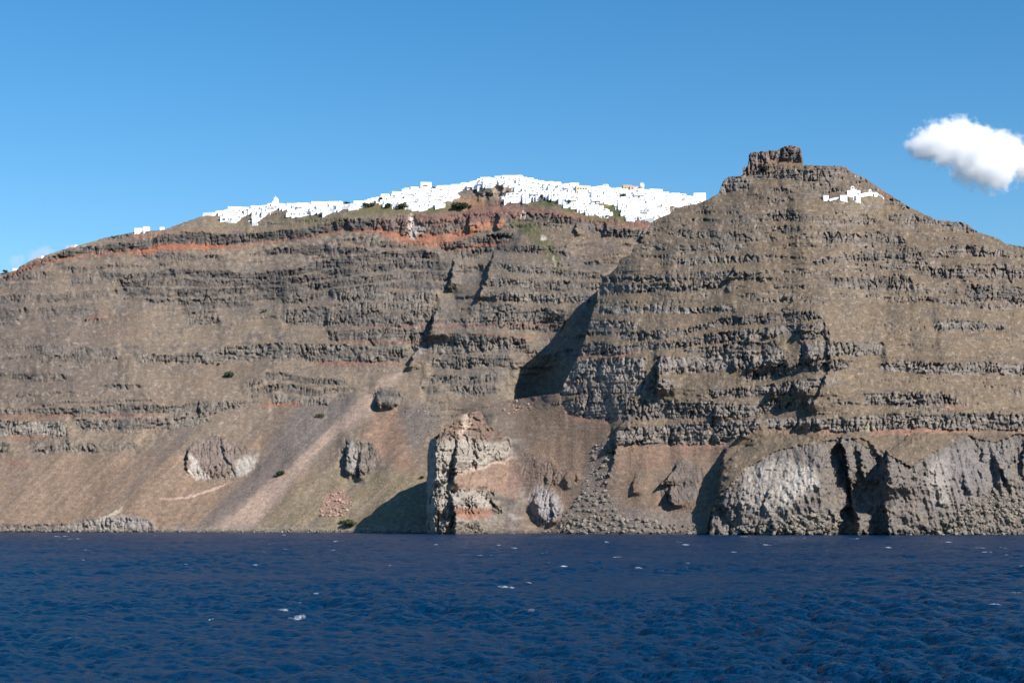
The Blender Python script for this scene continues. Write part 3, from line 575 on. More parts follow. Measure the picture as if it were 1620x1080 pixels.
def surface(name, Y, C, crest, back, drop, x0, x1, mat, bottom=-3.0, ends=()):
    c0 = int((x0 - gx[0]) / ST); c1 = min(NX, int((x1 - gx[0]) / ST) + 1)
    px = PX[:, c0:c1]; py = PY[:, c0:c1]; Yc = Y[:, c0:c1]; cr = crest[None, c0:c1]
    ex = np.clip((cr - py), 0, None)                    # rows above the crest fold over to the back
    pe = np.maximum(py, cr)
    # depth at the crest row of every column
    idx = (gy[0] - cr[0]) / ST; i0 = np.clip(idx.astype(int), 0, NY - 1); fr = np.clip(idx - i0, 0, 1)
    i1 = np.clip(i0 + 1, 0, NY - 1); cc = np.arange(c1 - c0)
    Yt = Yc[i0, cc] * (1 - fr) + Yc[i1, cc] * fr
    Yt = Yt[None, :]
    Ye = np.where(ex > 0, Yt, Yc)
    kx, q = ray(px, pe)
    X = kx * Ye; Z = CAMH + q * Ye
    e = np.clip(ex, 0, 40) / 40
    dY = back * e ** 1.3
    X = X + dY * kx * 1.0 + dY * .06; Yw = Ye + dY; Z = Z - (drop(px) if callable(drop) else drop) * e ** 1.5 + 1.0 * fbm(px / 8, py / 8, 77, 2) * (ex > 1)
    colr = C[:, c0:c1]
    for side, far in ends:                               # the coast goes on beyond what was surveyed, lower and farther back
        k = np.arange(1, 41, dtype=np.float32)[None, :]
        e0 = (slice(None), slice(0, 1)) if side < 0 else (slice(None), slice(-1, None))
        nz = 7 * fbm(k * .35, Z[e0] / 22, 91, 4) + 3 * pn(k * 1.1, Z[e0] / 7, 92)
        x_ = X[e0] + side * k * far; y_ = Yw[e0] + k * far * .32 + nz * sst(0, 5, k); z_ = np.where(Z[e0] > 0, Z[e0] * (1 - .7 * (k / 41) ** 1.3), Z[e0])
        cc_ = np.repeat(colr[e0], 40, axis=1)
        ee, pp = np.repeat(ex[e0], 40, axis=1), np.repeat(py[e0], 40, axis=1)
        if side < 0: x_, y_, z_, cc_, ee, pp = [a[:, ::-1] for a in (x_, y_, z_, cc_, ee, pp)]
        J = (lambda a, b: np.concatenate([b, a], 1)) if side < 0 else (lambda a, b: np.concatenate([a, b], 1))
        X, Yw, Z, colr, ex, py = J(X, x_), J(Yw, y_), J(Z, z_), J(colr, cc_), J(ex, ee), J(py, pp)
    V = np.stack([X, Yw, Z], -1).reshape(-1, 3)
    ny, nx = X.shape
    I = np.arange(ny * nx).reshape(ny, nx)
    Fq = np.stack([I[:-1, :-1], I[:-1, 1:], I[1:, 1:], I[1:, :-1]], -1).reshape(-1, 4)
    keep = (ex[:-1, :-1] < 40) | (ex[:-1, 1:] < 40)
    under = (Z[1:, :-1] < bottom) & (Z[1:, 1:] < bottom) & (ex[1:, :-1] <= 0)
    keep = (keep & ~under).ravel()
    Fq = Fq[keep]
    used = np.zeros(ny * nx, bool); used[Fq.ravel()] = True
    new = np.cumsum(used) - 1
    cols = colr.reshape(-1, 3)
    o = mesh_from(name, V[used], new[Fq], cols[used], mat)
    o['kind'] = 'structure'
    return o

def nodes(name):
    m = bpy.data.materials.new(name); m.use_nodes = True
    n = m.node_tree; b = n.nodes['Principled BSDF']; return m, n, b

def ground_mat():
    m, n, b = nodes('layered_volcanic_rock')
    at = n.nodes.new('ShaderNodeAttribute'); at.attribute_name = 'rock'
    tc = n.nodes.new('ShaderNodeTexCoord')
    nz = n.nodes.new('ShaderNodeTexNoise'); nz.inputs['Scale'].default_value = .42; nz.inputs['Detail'].default_value = 6; nz.inputs['Roughness'].default_value = .68
    n.links.new(tc.outputs['Object'], nz.inputs['Vector'])
    mr = n.nodes.new('ShaderNodeMapRange'); mr.inputs[1].default_value = .3; mr.inputs[2].default_value = .7; mr.inputs[3].default_value = .72; mr.inputs[4].default_value = 1.28
    n.links.new(nz.outputs[0], mr.inputs[0])
    v = n.nodes.new('ShaderNodeVectorMath'); v.operation = 'SCALE'
    n.links.new(at.outputs['Color'], v.inputs[0]); n.links.new(mr.outputs[0], v.inputs['Scale'])
    n.links.new(v.outputs[0], b.inputs['Base Color'])
    b.inputs['Roughness'].default_value = .95; b.inputs['Specular IOR Level'].default_value = .12
    n2_ = n.nodes.new('ShaderNodeTexNoise'); n2_.inputs['Scale'].default_value = .9; n2_.inputs['Detail'].default_value = 5; n2_.inputs['Roughness'].default_value = .7
    n.links.new(tc.outputs['Object'], n2_.inputs['Vector'])
    bp = n.nodes.new('ShaderNodeBump'); bp.inputs['Strength'].default_value = .8; bp.inputs['Distance'].default_value = 1.2
    n.links.new(n2_.outputs[0], bp.inputs['Height']); n.links.new(bp.outputs[0], b.inputs['Normal'])
    return m
MG = ground_mat()
wallA = surface('hills', YA, cA, crestA, 320.0, 60.0, -230, 1330, MG, ends=((-1, 14.0),))
headB = surface('headland', YB, cB, crestB, 220.0, lambda p: 4 + 50 * sst(1110, 1160, p) + 50 * sst(893, 880, p), 600, 1855, MG, ends=((1, 14.0),))
pinD = surface('sea_cliff', YD, cD, crestD, 60.0, 30.0, 664, 900, MG)

def on(surf, px, py):
    """world point on a surface under a survey coordinate"""
    Y, cr = {'A': (YA, crestA), 'B': (YB, crestB), 'D': (YD, crestD)}[surf]
    cx = (px - gx[0]) / ST; py = max(py, float(np.interp(px, gx, cr)) + .4)
    cy = (gy[0] - py) / ST
    i, j = int(cy), int(cx); fy, fx = cy - i, cx - j
    y = (Y[i, j] * (1 - fx) + Y[i, j + 1] * fx) * (1 - fy) + (Y[i + 1, j] * (1 - fx) + Y[i + 1, j + 1] * fx) * fy
    kx, q = ray(px, py)
    return Vector((float(kx * y), float(y), float(CAMH + q * y)))

# ------------------------------------------------------------------ sea
def build_sea():
    half = math.radians(22)
    th_f = np.linspace(-half, half, 900)
    th_c = np.linspace(half, 2 * math.pi - half, 80)[1:]
    th = np.concatenate([th_f, th_c])
    r = [3.0]
    while r[-1] < 1500: r.append(r[-1] * (1 + max(.0028, .02 * math.exp(-r[-1] / 25))) + .02)
    while r[-1] < 60000: r.append(r[-1] * 1.15)
    r = np.array(r, np.float32)
    R, T = np.meshgrid(r, th.astype(np.float32), indexing='ij')
    X = R * np.sin(T); Y = R * np.cos(T)
    dr = np.gradient(r)[:, None]
    Z = np.zeros_like(X); DX = np.zeros_like(X); DY = np.zeros_like(X)
    rg = np.random.default_rng(5)
    n = 150
    lam = np.exp(rg.uniform(math.log(.5), math.log(10), n))
    wind = math.radians(205)
    env = .75 + .5 * pn(X / 45, Y / 45, 3)
    for k in range(n):
        a = wind + rg.normal(0, .62)
        kk = 2 * math.pi / lam[k]
        amp = .0078 * lam[k] ** .6 * (1.0 if lam[k] < 7 else (7 / lam[k]) ** .9)
        ph = rg.uniform(0, 2 * math.pi)
        f = np.clip(lam[k] / (2.2 * np.maximum(dr, R * .0008)) - .4, 0, 1)
        dx, dy = math.cos(a), math.sin(a)
        arg = kk * (dx * X + dy * Y) + ph
        w = amp * f * env
        Z += w * np.sin(arg); DX += -dx * w * 1.0 * np.cos(arg); DY += -dy * w * 1.0 * np.cos(arg)
    Z = Z * 1.55
    fade = sst(1400, 600, R)
    X2 = X + DX * 1.3; Y2 = Y + DY * 1.3
    Z = Z * (.4 + .6 * fade)
    # foam: on the steepest crests plus a few breaking whitecaps
    fo = np.zeros_like(X)
    crest = sst(.42, .6, Z + .05 * pn(X / .5, Y / .5, 8)) * sst(.30, .6, pn(X / 9, Y / 9, 21)) * sst(-.15, .35, pn(X / .35, Y / .35, 31))
    fo = crest * .8
    def cap(px, py, wx, wy, s):
        nonlocal fo
        kx, q = ray(px, py); y = -CAMH / q; x = kx * y
        wx = wx * .5; wy = wy * .8; s = s * .9
        d = ((X - x) / wx) ** 2 + ((Y - y) / wy) ** 2
        m = np.clip(1 - d, 0, 1) * sst(-.25, .25, pn(X / (wx * .28), Y / (wy * .35), int(px)) + .5 * pn(X / .12, Y / .3, 5))
        fo = np.maximum(fo, s * np.clip(m * 2, 0, 1))
    for px, py, wx, wy, s in [(1575, 960, 1.5, 2.2, 1), (1608, 938, .9, 2.0, .9), (1350, 932, .7, 1.5, .6), (470, 978, 1.4, 1.6, .7), (445, 966, 1.2, 1.6, .55), (335, 980, .4, 1.0, .8),
                              (800, 929, 2.4, 2.4, .7), (840, 924, 1.4, 2.0, .75), (885, 917, 1.2, 2, .8), (893, 896, 1.3, 3, 1), (828, 906, .9, 2, .8), (976, 881, 1.8, 5, 1), (816, 867, 2.2, 7, 1), (788, 862, 1.4, 6, .7),
                              (125, 886, 1.9, 4, 1), (1143, 867, 2.4, 7, 1), (1162, 873, 1.2, 5, .7), (1388, 868, 1.6, 7, .8), (1405, 866, 1.4, 7, .8), (1587, 867, 2, 7, .9), (1562, 874, 1.4, 6, .8), (1594, 877, 1.2, 5, .8),
                              (1085, 861, 2.4, 8, 1), (1215, 862, 1.8, 8, .9), (250, 847, 3, 20, .8), (95, 848, 3, 20, .8), (120, 852, 3, 16, .8), (1350, 852, 3, 14, .7), (528, 869, 1.5, 6, .6), (690, 861, 1.2, 8, .6),
                              (530, 857, 1.2, 8, .6), (450, 846, 2, 14, .7), (1084, 872, 1.2, 5, .5), (1412, 877, 1.2, 5, .5), (1550, 866, 2.0, 8, .8), (1075, 857, 2, 9, .6), (960, 858, 1.6, 9, .5), (1500, 857, 2, 10, .6), (700, 851, 2, 10, .5), (1310, 849, 5, 8, .8), (1180, 848.5, 6, 8, .9)]:
        cap(px, py, wx, wy, s)
    rgc = np.random.default_rng(77)
    for _ in range(10):
        px = rgc.uniform(-60, 1680); py = 850 + 70 * rgc.uniform(0, 1) ** 2
        y = CAMH * F / (py - HOR)
        cap(px, py, rgc.uniform(.5, 1.3), rgc.uniform(1, 2.5) * y / 200, rgc.uniform(.3, .8))
    ny, nx = X.shape
    V = np.stack([X2, Y2, Z], -1).reshape(-1, 3)
    I = np.arange(ny * nx).reshape(ny, nx)
    J = np.roll(I, -1, axis=1)
    Fq = np.stack([I[:-1], J[:-1], J[1:], I[1:]], -1).reshape(-1, 4)[:, ::-1]
    c = np.stack([fo, fo, fo], -1).reshape(-1, 3)
    m, nn, b = nodes('deep_blue_sea')
    b.inputs['Base Color'].default_value = (.0004, .0235, .068, 1); b.inputs['IOR'].default_value = 1.33; b.inputs['Specular IOR Level'].default_value = .06
    at = nn.nodes.new('ShaderNodeAttribute'); at.attribute_name = 'rock'
    tc = nn.nodes.new('ShaderNodeTexCoord')
    mp = nn.nodes.new('ShaderNodeMapping'); mp.inputs['Scale'].default_value = (1, 1.5, 1)
    nz = nn.nodes.new('ShaderNodeTexNoise'); nz.inputs['Scale'].default_value = 2.2; nz.inputs['Detail'].default_value = 6
    nn.links.new(tc.outputs['Object'], mp.inputs[0]); nn.links.new(mp.outputs[0], nz.inputs['Vector'])
    bp = nn.nodes.new('ShaderNodeBump'); bp.inputs['Strength'].default_value = .9; bp.inputs['Distance'].default_value = .55
    nn.links.new(nz.outputs[0], bp.inputs['Height']); nn.links.new(bp.outputs[0], b.inputs['Normal'])
    cr = nn.nodes.new('ShaderNodeMixRGB'); cr.inputs[1].default_value = (.0004, .0235, .068, 1); cr.inputs[2].default_value = (.75, .8, .85, 1)
    nn.links.new(at.outputs['Fac'], cr.inputs[0]); nn.links.new(cr.outputs[0], b.inputs['Base Color'])
    mr = nn.nodes.new('ShaderNodeMapRange'); mr.inputs[3].default_value = .24; mr.inputs[4].default_value = .9
    nn.links.new(at.outputs['Fac'], mr.inputs[0]); nn.links.new(mr.outputs[0], b.inputs['Roughness'])
    o = mesh_from('sea', V, Fq, c, m); o['kind'] = 'structure'
build_sea()

# seabed far below so that nothing is open underneath
me = bpy.data.meshes.new('seabed'); s = 60000
me.from_pydata([(-s, -s, -60), (s, -s, -60), (s, s, -60), (-s, s, -60)], [], [(0, 1, 2, 3)])
mb_, nb_, bb_ = nodes('seabed'); bb_.inputs['Base Color'].default_value = (.01, .02, .04, 1); me.materials.append(mb_)
sb = bpy.data.objects.new('seabed', me); COL.objects.link(sb); sb['kind'] = 'structure'

# ================================================================== THINGS
def pmat(name, col, rough=.8, var=.12, scale=2.0, spec=.3):
    m, n, b = nodes(name)
    tc = n.nodes.new('ShaderNodeTexCoord'); nz = n.nodes.new('ShaderNodeTexNoise')
    nz.inputs['Scale'].default_value = scale; nz.inputs['Detail'].default_value = 4
    n.links.new(tc.outputs['Object'], nz.inputs['Vector'])
    r = n.nodes.new('ShaderNodeMapRange'); r.inputs[1].default_value = .3; r.inputs[2].default_value = .7
    r.inputs[3].default_value = 1 - var; r.inputs[4].default_value = 1 + var * .5
    n.links.new(nz.outputs[0], r.inputs[0])
    v = n.nodes.new('ShaderNodeVectorMath'); v.operation = 'SCALE'; v.inputs[0].default_value = col
    n.links.new(r.outputs[0], v.inputs['Scale']); n.links.new(v.outputs[0], b.inputs['Base Color'])
    b.inputs['Roughness'].default_value = rough; b.inputs['Specular IOR Level'].default_value = spec
    return m
M = dict(white=pmat('whitewashed_plaster', (.90, .89, .87), .85, .06, .6), cream=pmat('cream_plaster', (.62, .55, .42), .85, .1, .8),
         ochre=pmat('ochre_plaster', (.50, .36, .22), .85, .1, .8), pink=pmat('pinkish_plaster', (.55, .40, .34), .85, .1, .8), grey=pmat('weathered_stone', (.24, .21, .18), .9, .3, 1.2),
         shut=pmat('grey_blue_shutters', (.16, .19, .22), .6, .2, 1), glass=pmat('dark_window_glass', (.035, .045, .06), .25, .2, 1, .5), blue=pmat('blue_paint', (.07, .15, .27), .5), brown=pmat('brown_wood', (.13, .07, .04), .7), red=pmat('terracotta_paint', (.42, .10, .05), .7),
         leaf=pmat('dark_leaves', (.052, .072, .034), .8, .5, .9), leaf2=pmat('dusty_green_leaves', (.085, .105, .045), .8, .4, .9), bark=pmat('grey_bark', (.12, .09, .07), .9),
         rub=pmat('rubble_stone', (.225, .195, .16), .95, .5, .35), rubp=pmat('pink_rubble_stone', (.40, .26, .20), .95, .4, .35), iron=pmat('dark_iron', (.05, .05, .06), .5))

class MB:
    def __init__(s): s.v = []; s.f = []
    def add(s, vs, fs):
        o = len(s.v); s.v += [tuple(v) for v in vs]; s.f += [tuple(o + i for i in f) for f in fs]
    def box(s, x0, x1, y0, y1, z0, z1, tx=0, ty=0):
        s.add([(x0, y0, z0), (x1, y0, z0), (x1, y1, z0), (x0, y1, z0), (x0 + tx, y0 + ty, z1), (x1 - tx, y0 + ty, z1), (x1 - tx, y1 - ty, z1), (x0 + tx, y1 - ty, z1)],
              [(0, 3, 2, 1), (4, 5, 6, 7), (0, 1, 5, 4), (1, 2, 6, 5), (2, 3, 7, 6), (3, 0, 4, 7)])
    def vault(s, x0, x1, y0, y1, z0, h, n=10, axis='y'):
        vs = []
        for e in (0, 1):
            for i in range(n + 1):
                a = math.pi * i / n; c = (1 - math.cos(a)) / 2
                if axis == 'y': vs.append((x0 + (x1 - x0) * c, (y0, y1)[e], z0 + h * math.sin(a)))
                else: vs.append(((x0, x1)[e], y0 + (y1 - y0) * c, z0 + h * math.sin(a)))
        k = n + 1
        fs = [(i, i + 1, k + i + 1, k + i) for i in range(n)] + [tuple(range(n, -1, -1)), tuple(range(k, 2 * k))]
        s.add(vs, fs)
    def lathe(s, prof, cx=0, cy=0, n=16):
        vs = [(cx + r * math.cos(2 * math.pi * j / n), cy + r * math.sin(2 * math.pi * j / n), z) for r, z in prof for j in range(n)]
        fs = [(i * n + j, i * n + (j + 1) % n, (i + 1) * n + (j + 1) % n, (i + 1) * n + j) for i in range(len(prof) - 1) for j in range(n)]
        fs += [tuple(range(n - 1, -1, -1)), tuple((len(prof) - 1) * n + j for j in range(n))]
        s.add(vs, fs)
    def dome(s, cx, cy, z, r, h, n=14):
        s.lathe([(r * math.cos(a), z + h * math.sin(a)) for a in np.linspace(0, math.pi / 2 * .97, 7)], cx, cy, n)
    def build(s, name, mat, parent=None, bevel=0):
        me = bpy.data.meshes.new(name); me.from_pydata(s.v, [], s.f); me.materials.append(mat); me.update()
        o = bpy.data.objects.new(name, me); COL.objects.link(o)
        if parent: o.parent = parent
        return o
def part(name, mat, parent, fn):
    m = MB(); fn(m); return m.build(name, mat, parent)
def tag(o, label, cat, group=None):
    o['label'] = label; o['category'] = cat
    if group: o['group'] = group
    return o
def empty(name, loc=(0, 0, 0), rz=0):
    o = bpy.data.objects.new(name, None); COL.objects.link(o); o.location = loc; o.rotation_euler = (0, 0, rz); o.empty_display_size = .5
    return o
def copy_tree(o, parent=None):
    c = o.copy(); COL.objects.link(c); c.parent = parent
    for ch in [x for x in COL.objects if x.parent == o]: copy_tree(ch, c)
    return c

# --- kinds of village house; front looks to -y, foundation goes 4 m down into the slope
def parapet(m, x0, x1, y0, y1, z, h=.45, t=.28):
    m.box(x0, x1, y0, y0 + t, z, z + h); m.box(x0, x1, y1 - t, y1, z, z + h)
    m.box(x0, x0 + t, y0 + t, y1 - t, z, z + h); m.box(x1 - t, x1, y0 + t, y1 - t, z, z + h)
def opening(parent, kind, x, y, z, w, h, mat):
    n = 'window' if kind == 'w' else 'door'
    return part(n, mat, parent, lambda m: m.box(x - w / 2, x + w / 2, y - .05, y + .02, z, z + h))
def house_flat():
    r = empty('flat_roofed_house'); w, d, h = 3.6, 6.0, 3.3
    part('wall', M['white'], r, lambda m: (m.box(-w, w, 0, d, -4, h), parapet(m, -w, w, 0, d, h)))
    part('terrace', M['white'], r, lambda m: (m.box(-w + .2, w - .2, -2.6, 0, -4, -.1), m.box(-w + .2, w - .2, -2.6, -2.35, -.1, .75)))
    opening(r, 'd', -1.6, 0, 0, 1.1, 2.2, M['blue']); opening(r, 'w', .6, 0, 1.1, .9, 1.0, M['shut']); opening(r, 'w', 2.3, 0, 1.1, .9, 1.0, M['shut'])
    return r
def house_vault():
    r = empty('vaulted_house'); w, d, h = 2.9, 7.0, 2.5
    part('wall', M['white'], r, lambda m: m.box(-w, w, 0, d, -4, h))
    part('vaulted_roof', M['white'], r, lambda m: m.vault(-w, w, 0, d, h, 1.7))
    opening(r, 'd', 0, 0, 0, 1.1, 2.3, M['brown']); opening(r, 'w', -1.7, 0, .9, .8, 1.1, M['shut']); opening(r, 'w', 1.7, 0, .9, .8, 1.1, M['shut'])
    part('fanlight', M['shut'], r, lambda m: m.vault(-.5, .5, -.05, .02, h + .5, .5, 6))
    return r
def house_two():
    r = empty('two_storey_house'); w, d, h = 4.2, 6.0, 5.6
    part('wall', M['white'], r, lambda m: (m.box(-w, w, 0, d, -4, h), parapet(m, -w, w, 0, d, h), m.box(1.2, w - .3, 2.5, d - .5, h, h + 1.6)))
    part('balcony', M['white'], r, lambda m: (m.box(-w + .3, w - 2.0, -1.3, 0, 2.75, 2.95), m.box(-w + .3, w - 2.0, -1.3, -1.15, 2.95, 3.7)))
    for x in (-2.6, 0, 2.6):
        opening(r, 'w', x, 0, 3.7 if x > 1 else 3.75, .9, 1.2, M['shut'])
    opening(r, 'd', -1.4, 0, 0, 1.2, 2.2, M['brown']); opening(r, 'w', 1.4, 0, .9, 1.0, 1.1, M['shut'])
    return r
def house_arch():
    r = empty('arcaded_house'); w, d, h = 5.2, 5.0, 3.1
    part('wall', M['white'], r, lambda m: (m.box(-w, w, 0, d, -4, h), m.box(-w, w, 1.6, d, h, h + .5), m.box(-w, w, -2, 0, -4, -.05)))
    for x in (-3.4, 0, 3.4):
        part('archway', M['shut'], r, lambda m: (m.box(x - .75, x + .75, -.05, .02, 0, 1.5), m.vault(x - .75, x + .75, -.05, .02, 1.5, .75, 8)))
    return r
def house_steps():
    r = empty('stepped_house'); 
    part('wall', M['white'], r, lambda m: (m.box(-4.0, 1.0, 0, 5.5, -4, 2.9), m.box(1.0, 4.2, .7, 5.5, -4, 4.6), parapet(m, -4.0, 1.0, 0, 5.5, 2.9, .35), m.box(-2.6, -1.8, 3.5, 4.2, 2.9, 4.0)))
    part('stair', M['white'], r, lambda m: [m.box(1.05 + .5 * i, 1.55 + .5 * i, -.9, .68, -4, .35 + .38 * i) for i in range(6)])
    opening(r, 'd', -.3, 0, 0, 1.1, 2.1, M['blue']); opening(r, 'w', -2.6, 0, 1.0, 1.0, 1.0, M['shut']); opening(r, 'w', 2.6, .7, 3.0, .8, .9, M['shut'])
    return r
def house_dome():
    r = empty('domed_house'); w, d, h = 2.7, 5.4, 3.2
    part('wall', M['white'], r, lambda m: (m.box(-w, w, 0, d, -4, h), m.box(w, w + 2.4, .6, d, -4, 2.2)))
    part('dome', M['white'], r, lambda m: (m.lathe([(2.1, h), (2.1, h + .6)], 0, d / 2), m.dome(0, d / 2, h + .6, 2.1, 1.7)))
    opening(r, 'd', 0, 0, 0, 1.1, 2.2, M['brown']); opening(r, 'w', -1.6, 0, 1.4, .6, .9, M['shut'])
    return r
makers = [(house_flat, 'flat roofed house', 'flat'), (house_vault, 'vaulted house', 'vault'), (house_two, 'two storey house', 'two'),
          (house_arch, 'low arcaded house', 'arch'), (house_steps, 'stepped house', 'steps'), (house_dome, 'domed house', 'dome')]

P1 = [(318, 340), (347, 334), (371, 328), (394, 327), (425, 325), (446, 323), (482, 322), (503, 320), (521, 320), (544, 325), (556, 328), (550, 331), (529, 337), (459, 339), (459, 330), (435, 332), (420, 340), (412, 350), (399, 354), (401, 346), (408, 338), (384, 338), (376, 350), (350, 351), (350, 341)]
P2 = [(548, 333), (556, 328), (568, 322), (600, 312), (617, 306), (650, 300), (688, 297), (727, 293), (752, 288), (762, 284), (776, 283), (795, 281), (814, 278), (825, 283), (849, 289), (853, 286), (874, 290), (886, 292), (897, 290), (906, 291), (914, 297), (942, 296), (968, 298), (1011, 300), (1028, 302), (1050, 305), (1081, 308), (1096, 313), (1112, 316), (1081, 325), (1062, 328), (1040, 326), (1016, 318), (1025, 329), (1036, 330), (1057, 338), (1036, 341), (1030, 348), (1013, 350), (999, 347), (988, 337), (974, 326), (960, 320), (939, 319), (942, 325), (954, 332), (965, 338), (963, 344), (931, 337), (897, 323), (887, 318), (875, 312), (851, 315), (840, 318), (808, 317), (818, 311), (798, 307), (798, 303), (830, 307), (819, 299), (800, 297), (800, 288), (779, 288), (779, 294), (762, 296), (724, 301), (722, 312), (705, 317), (698, 327), (662, 331), (646, 329), (641, 324), (624, 328), (606, 324), (603, 317), (586, 322)]
def inside(x, y, P): return bool(inpoly(np.array([x]), np.array([y]), P)[0])
def zone(x, y):
    cr = float(np.interp(x, gx, crestA)); top = y < cr + 4.5
    if x < 460: z = 'the left arm of the village'
    elif x < 566: z = 'the village left of the green slope'
    elif x < 724: z = 'the village above the green slope'
    elif x < 800: z = 'the village above the bare brown rock'
    elif x < 856: z = 'the village at its summit'
    elif x < 930: z = 'the village just right of its summit'
    elif x < 1010: z = 'the village round the green gap'
    else: z = 'the village beside the headland'
    return z, ('on the skyline of ' if top else 'lower in ')
protos = {}
spots = []
rs = random.Random(3)
for P in (P1, P2):
    ys = [p[1] for p in P]; y = min(ys) - 1; row = 0
    while y < max(ys):
        x = min(p[0] for p in P) + rs.uniform(0, 8)
        while x < max(p[0] for p in P):
            jx, jy = x + rs.uniform(-2, 2), y + rs.uniform(-1.4, 1.4)
            if inside(jx, jy + 1.5, P) or inside(jx, jy + 4, P): spots.append((jx, jy + 4.2))
            x += rs.uniform(9.0, 12.8)
        y += 4.5; row += 1
print('houses', len(spots))
rs.shuffle(spots)
NEAR = 292
def place_house(px, py, k, label, s=None, rz=None, name=None):
    f, txt, key = makers[k]
    if key not in protos:
        protos[key] = f(); o = protos[key]
    else: o = copy_tree(protos[key])
    p = on('A', px, py)
    o.location = p; o.rotation_euler = (0, 0, rs.uniform(-.5, .12) if rz is None else rz)
    s = s or rs.uniform(.72, .98)
    o.scale = (s * rs.uniform(.95, 1.35), s, s * rs.uniform(.55, .82))
    tag(o, label, 'house', 'white houses of the ridge village')
    return o
terr = MB()
for i, (px, py) in enumerate(spots):
    k = rs.choices(range(6), (30, 16, 14, 10, 22, 4))[0]
    z, st = zone(px, py)
    if zone(px, py)[1].startswith('on') and k == 2: k = 0
    if i < NEAR:
        place_house(px, py, k, 'white ' + makers[k][1] + ' ' + st + z)
# white terraces, lanes and retaining walls that step down between the houses
def obox(m, c, w, d, h, rz, down=3.5):
    cs, sn = math.cos(rz), math.sin(rz)
    vs = []
    for z in (-down, h):
        for x, y in ((-w / 2, 0), (w / 2, 0), (w / 2, d), (-w / 2, d)):
            vs.append((c.x + x * cs - y * sn, c.y + x * sn + y * cs, c.z + z))
    m.add(vs, [(0, 3, 2, 1), (4, 5, 6, 7), (0, 1, 5, 4), (1, 2, 6, 5), (2, 3, 7, 6), (3, 0, 4, 7)])
for P in (P1, P2):
    ys = [p[1] for p in P]; y = min(ys)
    while y < max(ys):
        x = min(p[0] for p in P)
        while x < max(p[0] for p in P):
            jx, jy = x + rs.uniform(-2, 2), y + rs.uniform(-1, 1)
            if inside(jx, jy, P):
                obox(terr, on('A', jx, jy + 1.0), rs.uniform(5, 11), 5.0, rs.uniform(.9, 2.9), rs.uniform(-.35, .3))
            x += rs.uniform(6.5, 9.5)
        y += 3.6
tw = terr.build('terrace_walls', M['white']); tw['kind'] = 'stuff'
tw['label'] = 'whitewashed terrace walls and lanes stepping down between the village houses'; tw['category'] = 'terraces'

# --- buildings that stand out
def at_scale(o, px, py, surf='A', rz=0, s=1.0):
    o.location = on(surf, px, py); o.rotation_euler = (0, 0, rz); o.scale = (s, s, s); return o
def church_tower():
    r = empty('domed_church')
    part('wall', M['white'], r, lambda m: (m.box(-6, 6, 0, 7, -4, 3.2), m.box(-2.4, 2.4, .5, 5.3, 3.2, 5.0)))
    part('dome', M['white'], r, lambda m: (m.lathe([(2.3, 5.0), (2.3, 6.2)], 0, 2.9), m.dome(0, 2.9, 6.2, 2.3, 2.4)))
    part('cross', M['white'], r, lambda m: (m.box(-.12, .12, 2.8, 3.0, 8.5, 9.8), m.box(-.5, .5, 2.82, 2.98, 9.1, 9.3)))
    opening(r, 'd', -3.5, 0, 0, 1.2, 2.3, M['brown']); opening(r, 'w', 0, .5, 3.7, .7, .8, M['glass'])
    return r
tag(at_scale(church_tower(), 435, 327), 'white church with a tall round dome standing up above the left village skyline', 'church')
def mill():
    r = empty('stone_windmill')
    part('tower', M['pink'], r, lambda m: m.lathe([(2.0, -3), (1.9, 0), (1.7, 3.6)], 0, 2))
    part('cap', M['white'], r, lambda m: m.lathe([(1.8, 3.6), (1.85, 4.6), (1.5, 6.0), (.5, 6.4)], 0, 2))
    opening(r, 'w', .2, .2, 1.6, .5, .8, M['glass'])
    return r
tag(at_scale(mill(), 1015.5, 299, s=1.05), 'small round brownish tower with white cap on the right skyline of the village', 'tower')
def bighouse(w, d, h, mat, wins, name='large_house', sign=None, door=None):
    r = empty(name)
    part('wall', mat, r, lambda m: (m.box(-w, w, 0, d, -4, h), parapet(m, -w, w, 0, d, h)))
    for x, z, ww, hh in wins: opening(r, 'w', x, 0, z, ww * (1 if ww > 1.3 or mat != M['white'] else .75), hh * .85, M['glass' if ww > 1.3 or mat != M['white'] else 'shut'])
    if door: opening(r, 'd', door, 0, 0, 1.3, 2.3, M['brown'])
    if sign: part('awning', M['red'], r, lambda m: m.box(sign[0], sign[1], -.9, 0, sign[2], sign[3]))
    return r
tag(at_scale(bighouse(4.2, 6, 6.0, M['white'], [(-2, 1.2, .9, 1.1), (2.6, 3.6, .8, 1.1)], 'tall_house', (-2.2, 1.6, 3.7, 4.1)), 674, 301, rz=.1), 'tall square white house with a reddish awning above the roofs of the skyline', 'house')
tag(at_scale(bighouse(5.2, 5, 3.4, M['white'], [(-3, 1, .8, 1), (0, 1, .8, 1), (3, 1, .8, 1)]), 657, 302, s=.8), 'long low white house directly left of the tall house with the reddish awning', 'house')
tag(at_scale(bighouse(5.4, 6, 5.0, M['cream'], [(-4, 2.6, .9, 1.1), (-2, 2.6, .9, 1.1), (0, 2.6, .9, 1.1), (2, 2.6, .9, 1.1), (4, 2.6, .9, 1.1), (2, .6, .9, 1.1)], 'cream_house'), 923, 305, rz=.12), 'beige building with a row of dark windows among the white houses right of the summit', 'building')
tag(at_scale(bighouse(5, 6, 4.4, M['white'], [(-3, 2.0, 1.7, 1.1), (1.2, 2.0, .9, 1.1)]), 768, 288, rz=-.1, s=.8), 'wide white house with two dark windows on the skyline left of the summit', 'house')
tag(at_scale(bighouse(4.6, 6, 4.2, M['white'], [(-2, 1.6, 2.2, 1.3), (2.2, 1.6, 1.0, 1.1)]), 790, 286, rz=-.1, s=.8), 'white house with one broad dark window directly above the beige cliff', 'house')
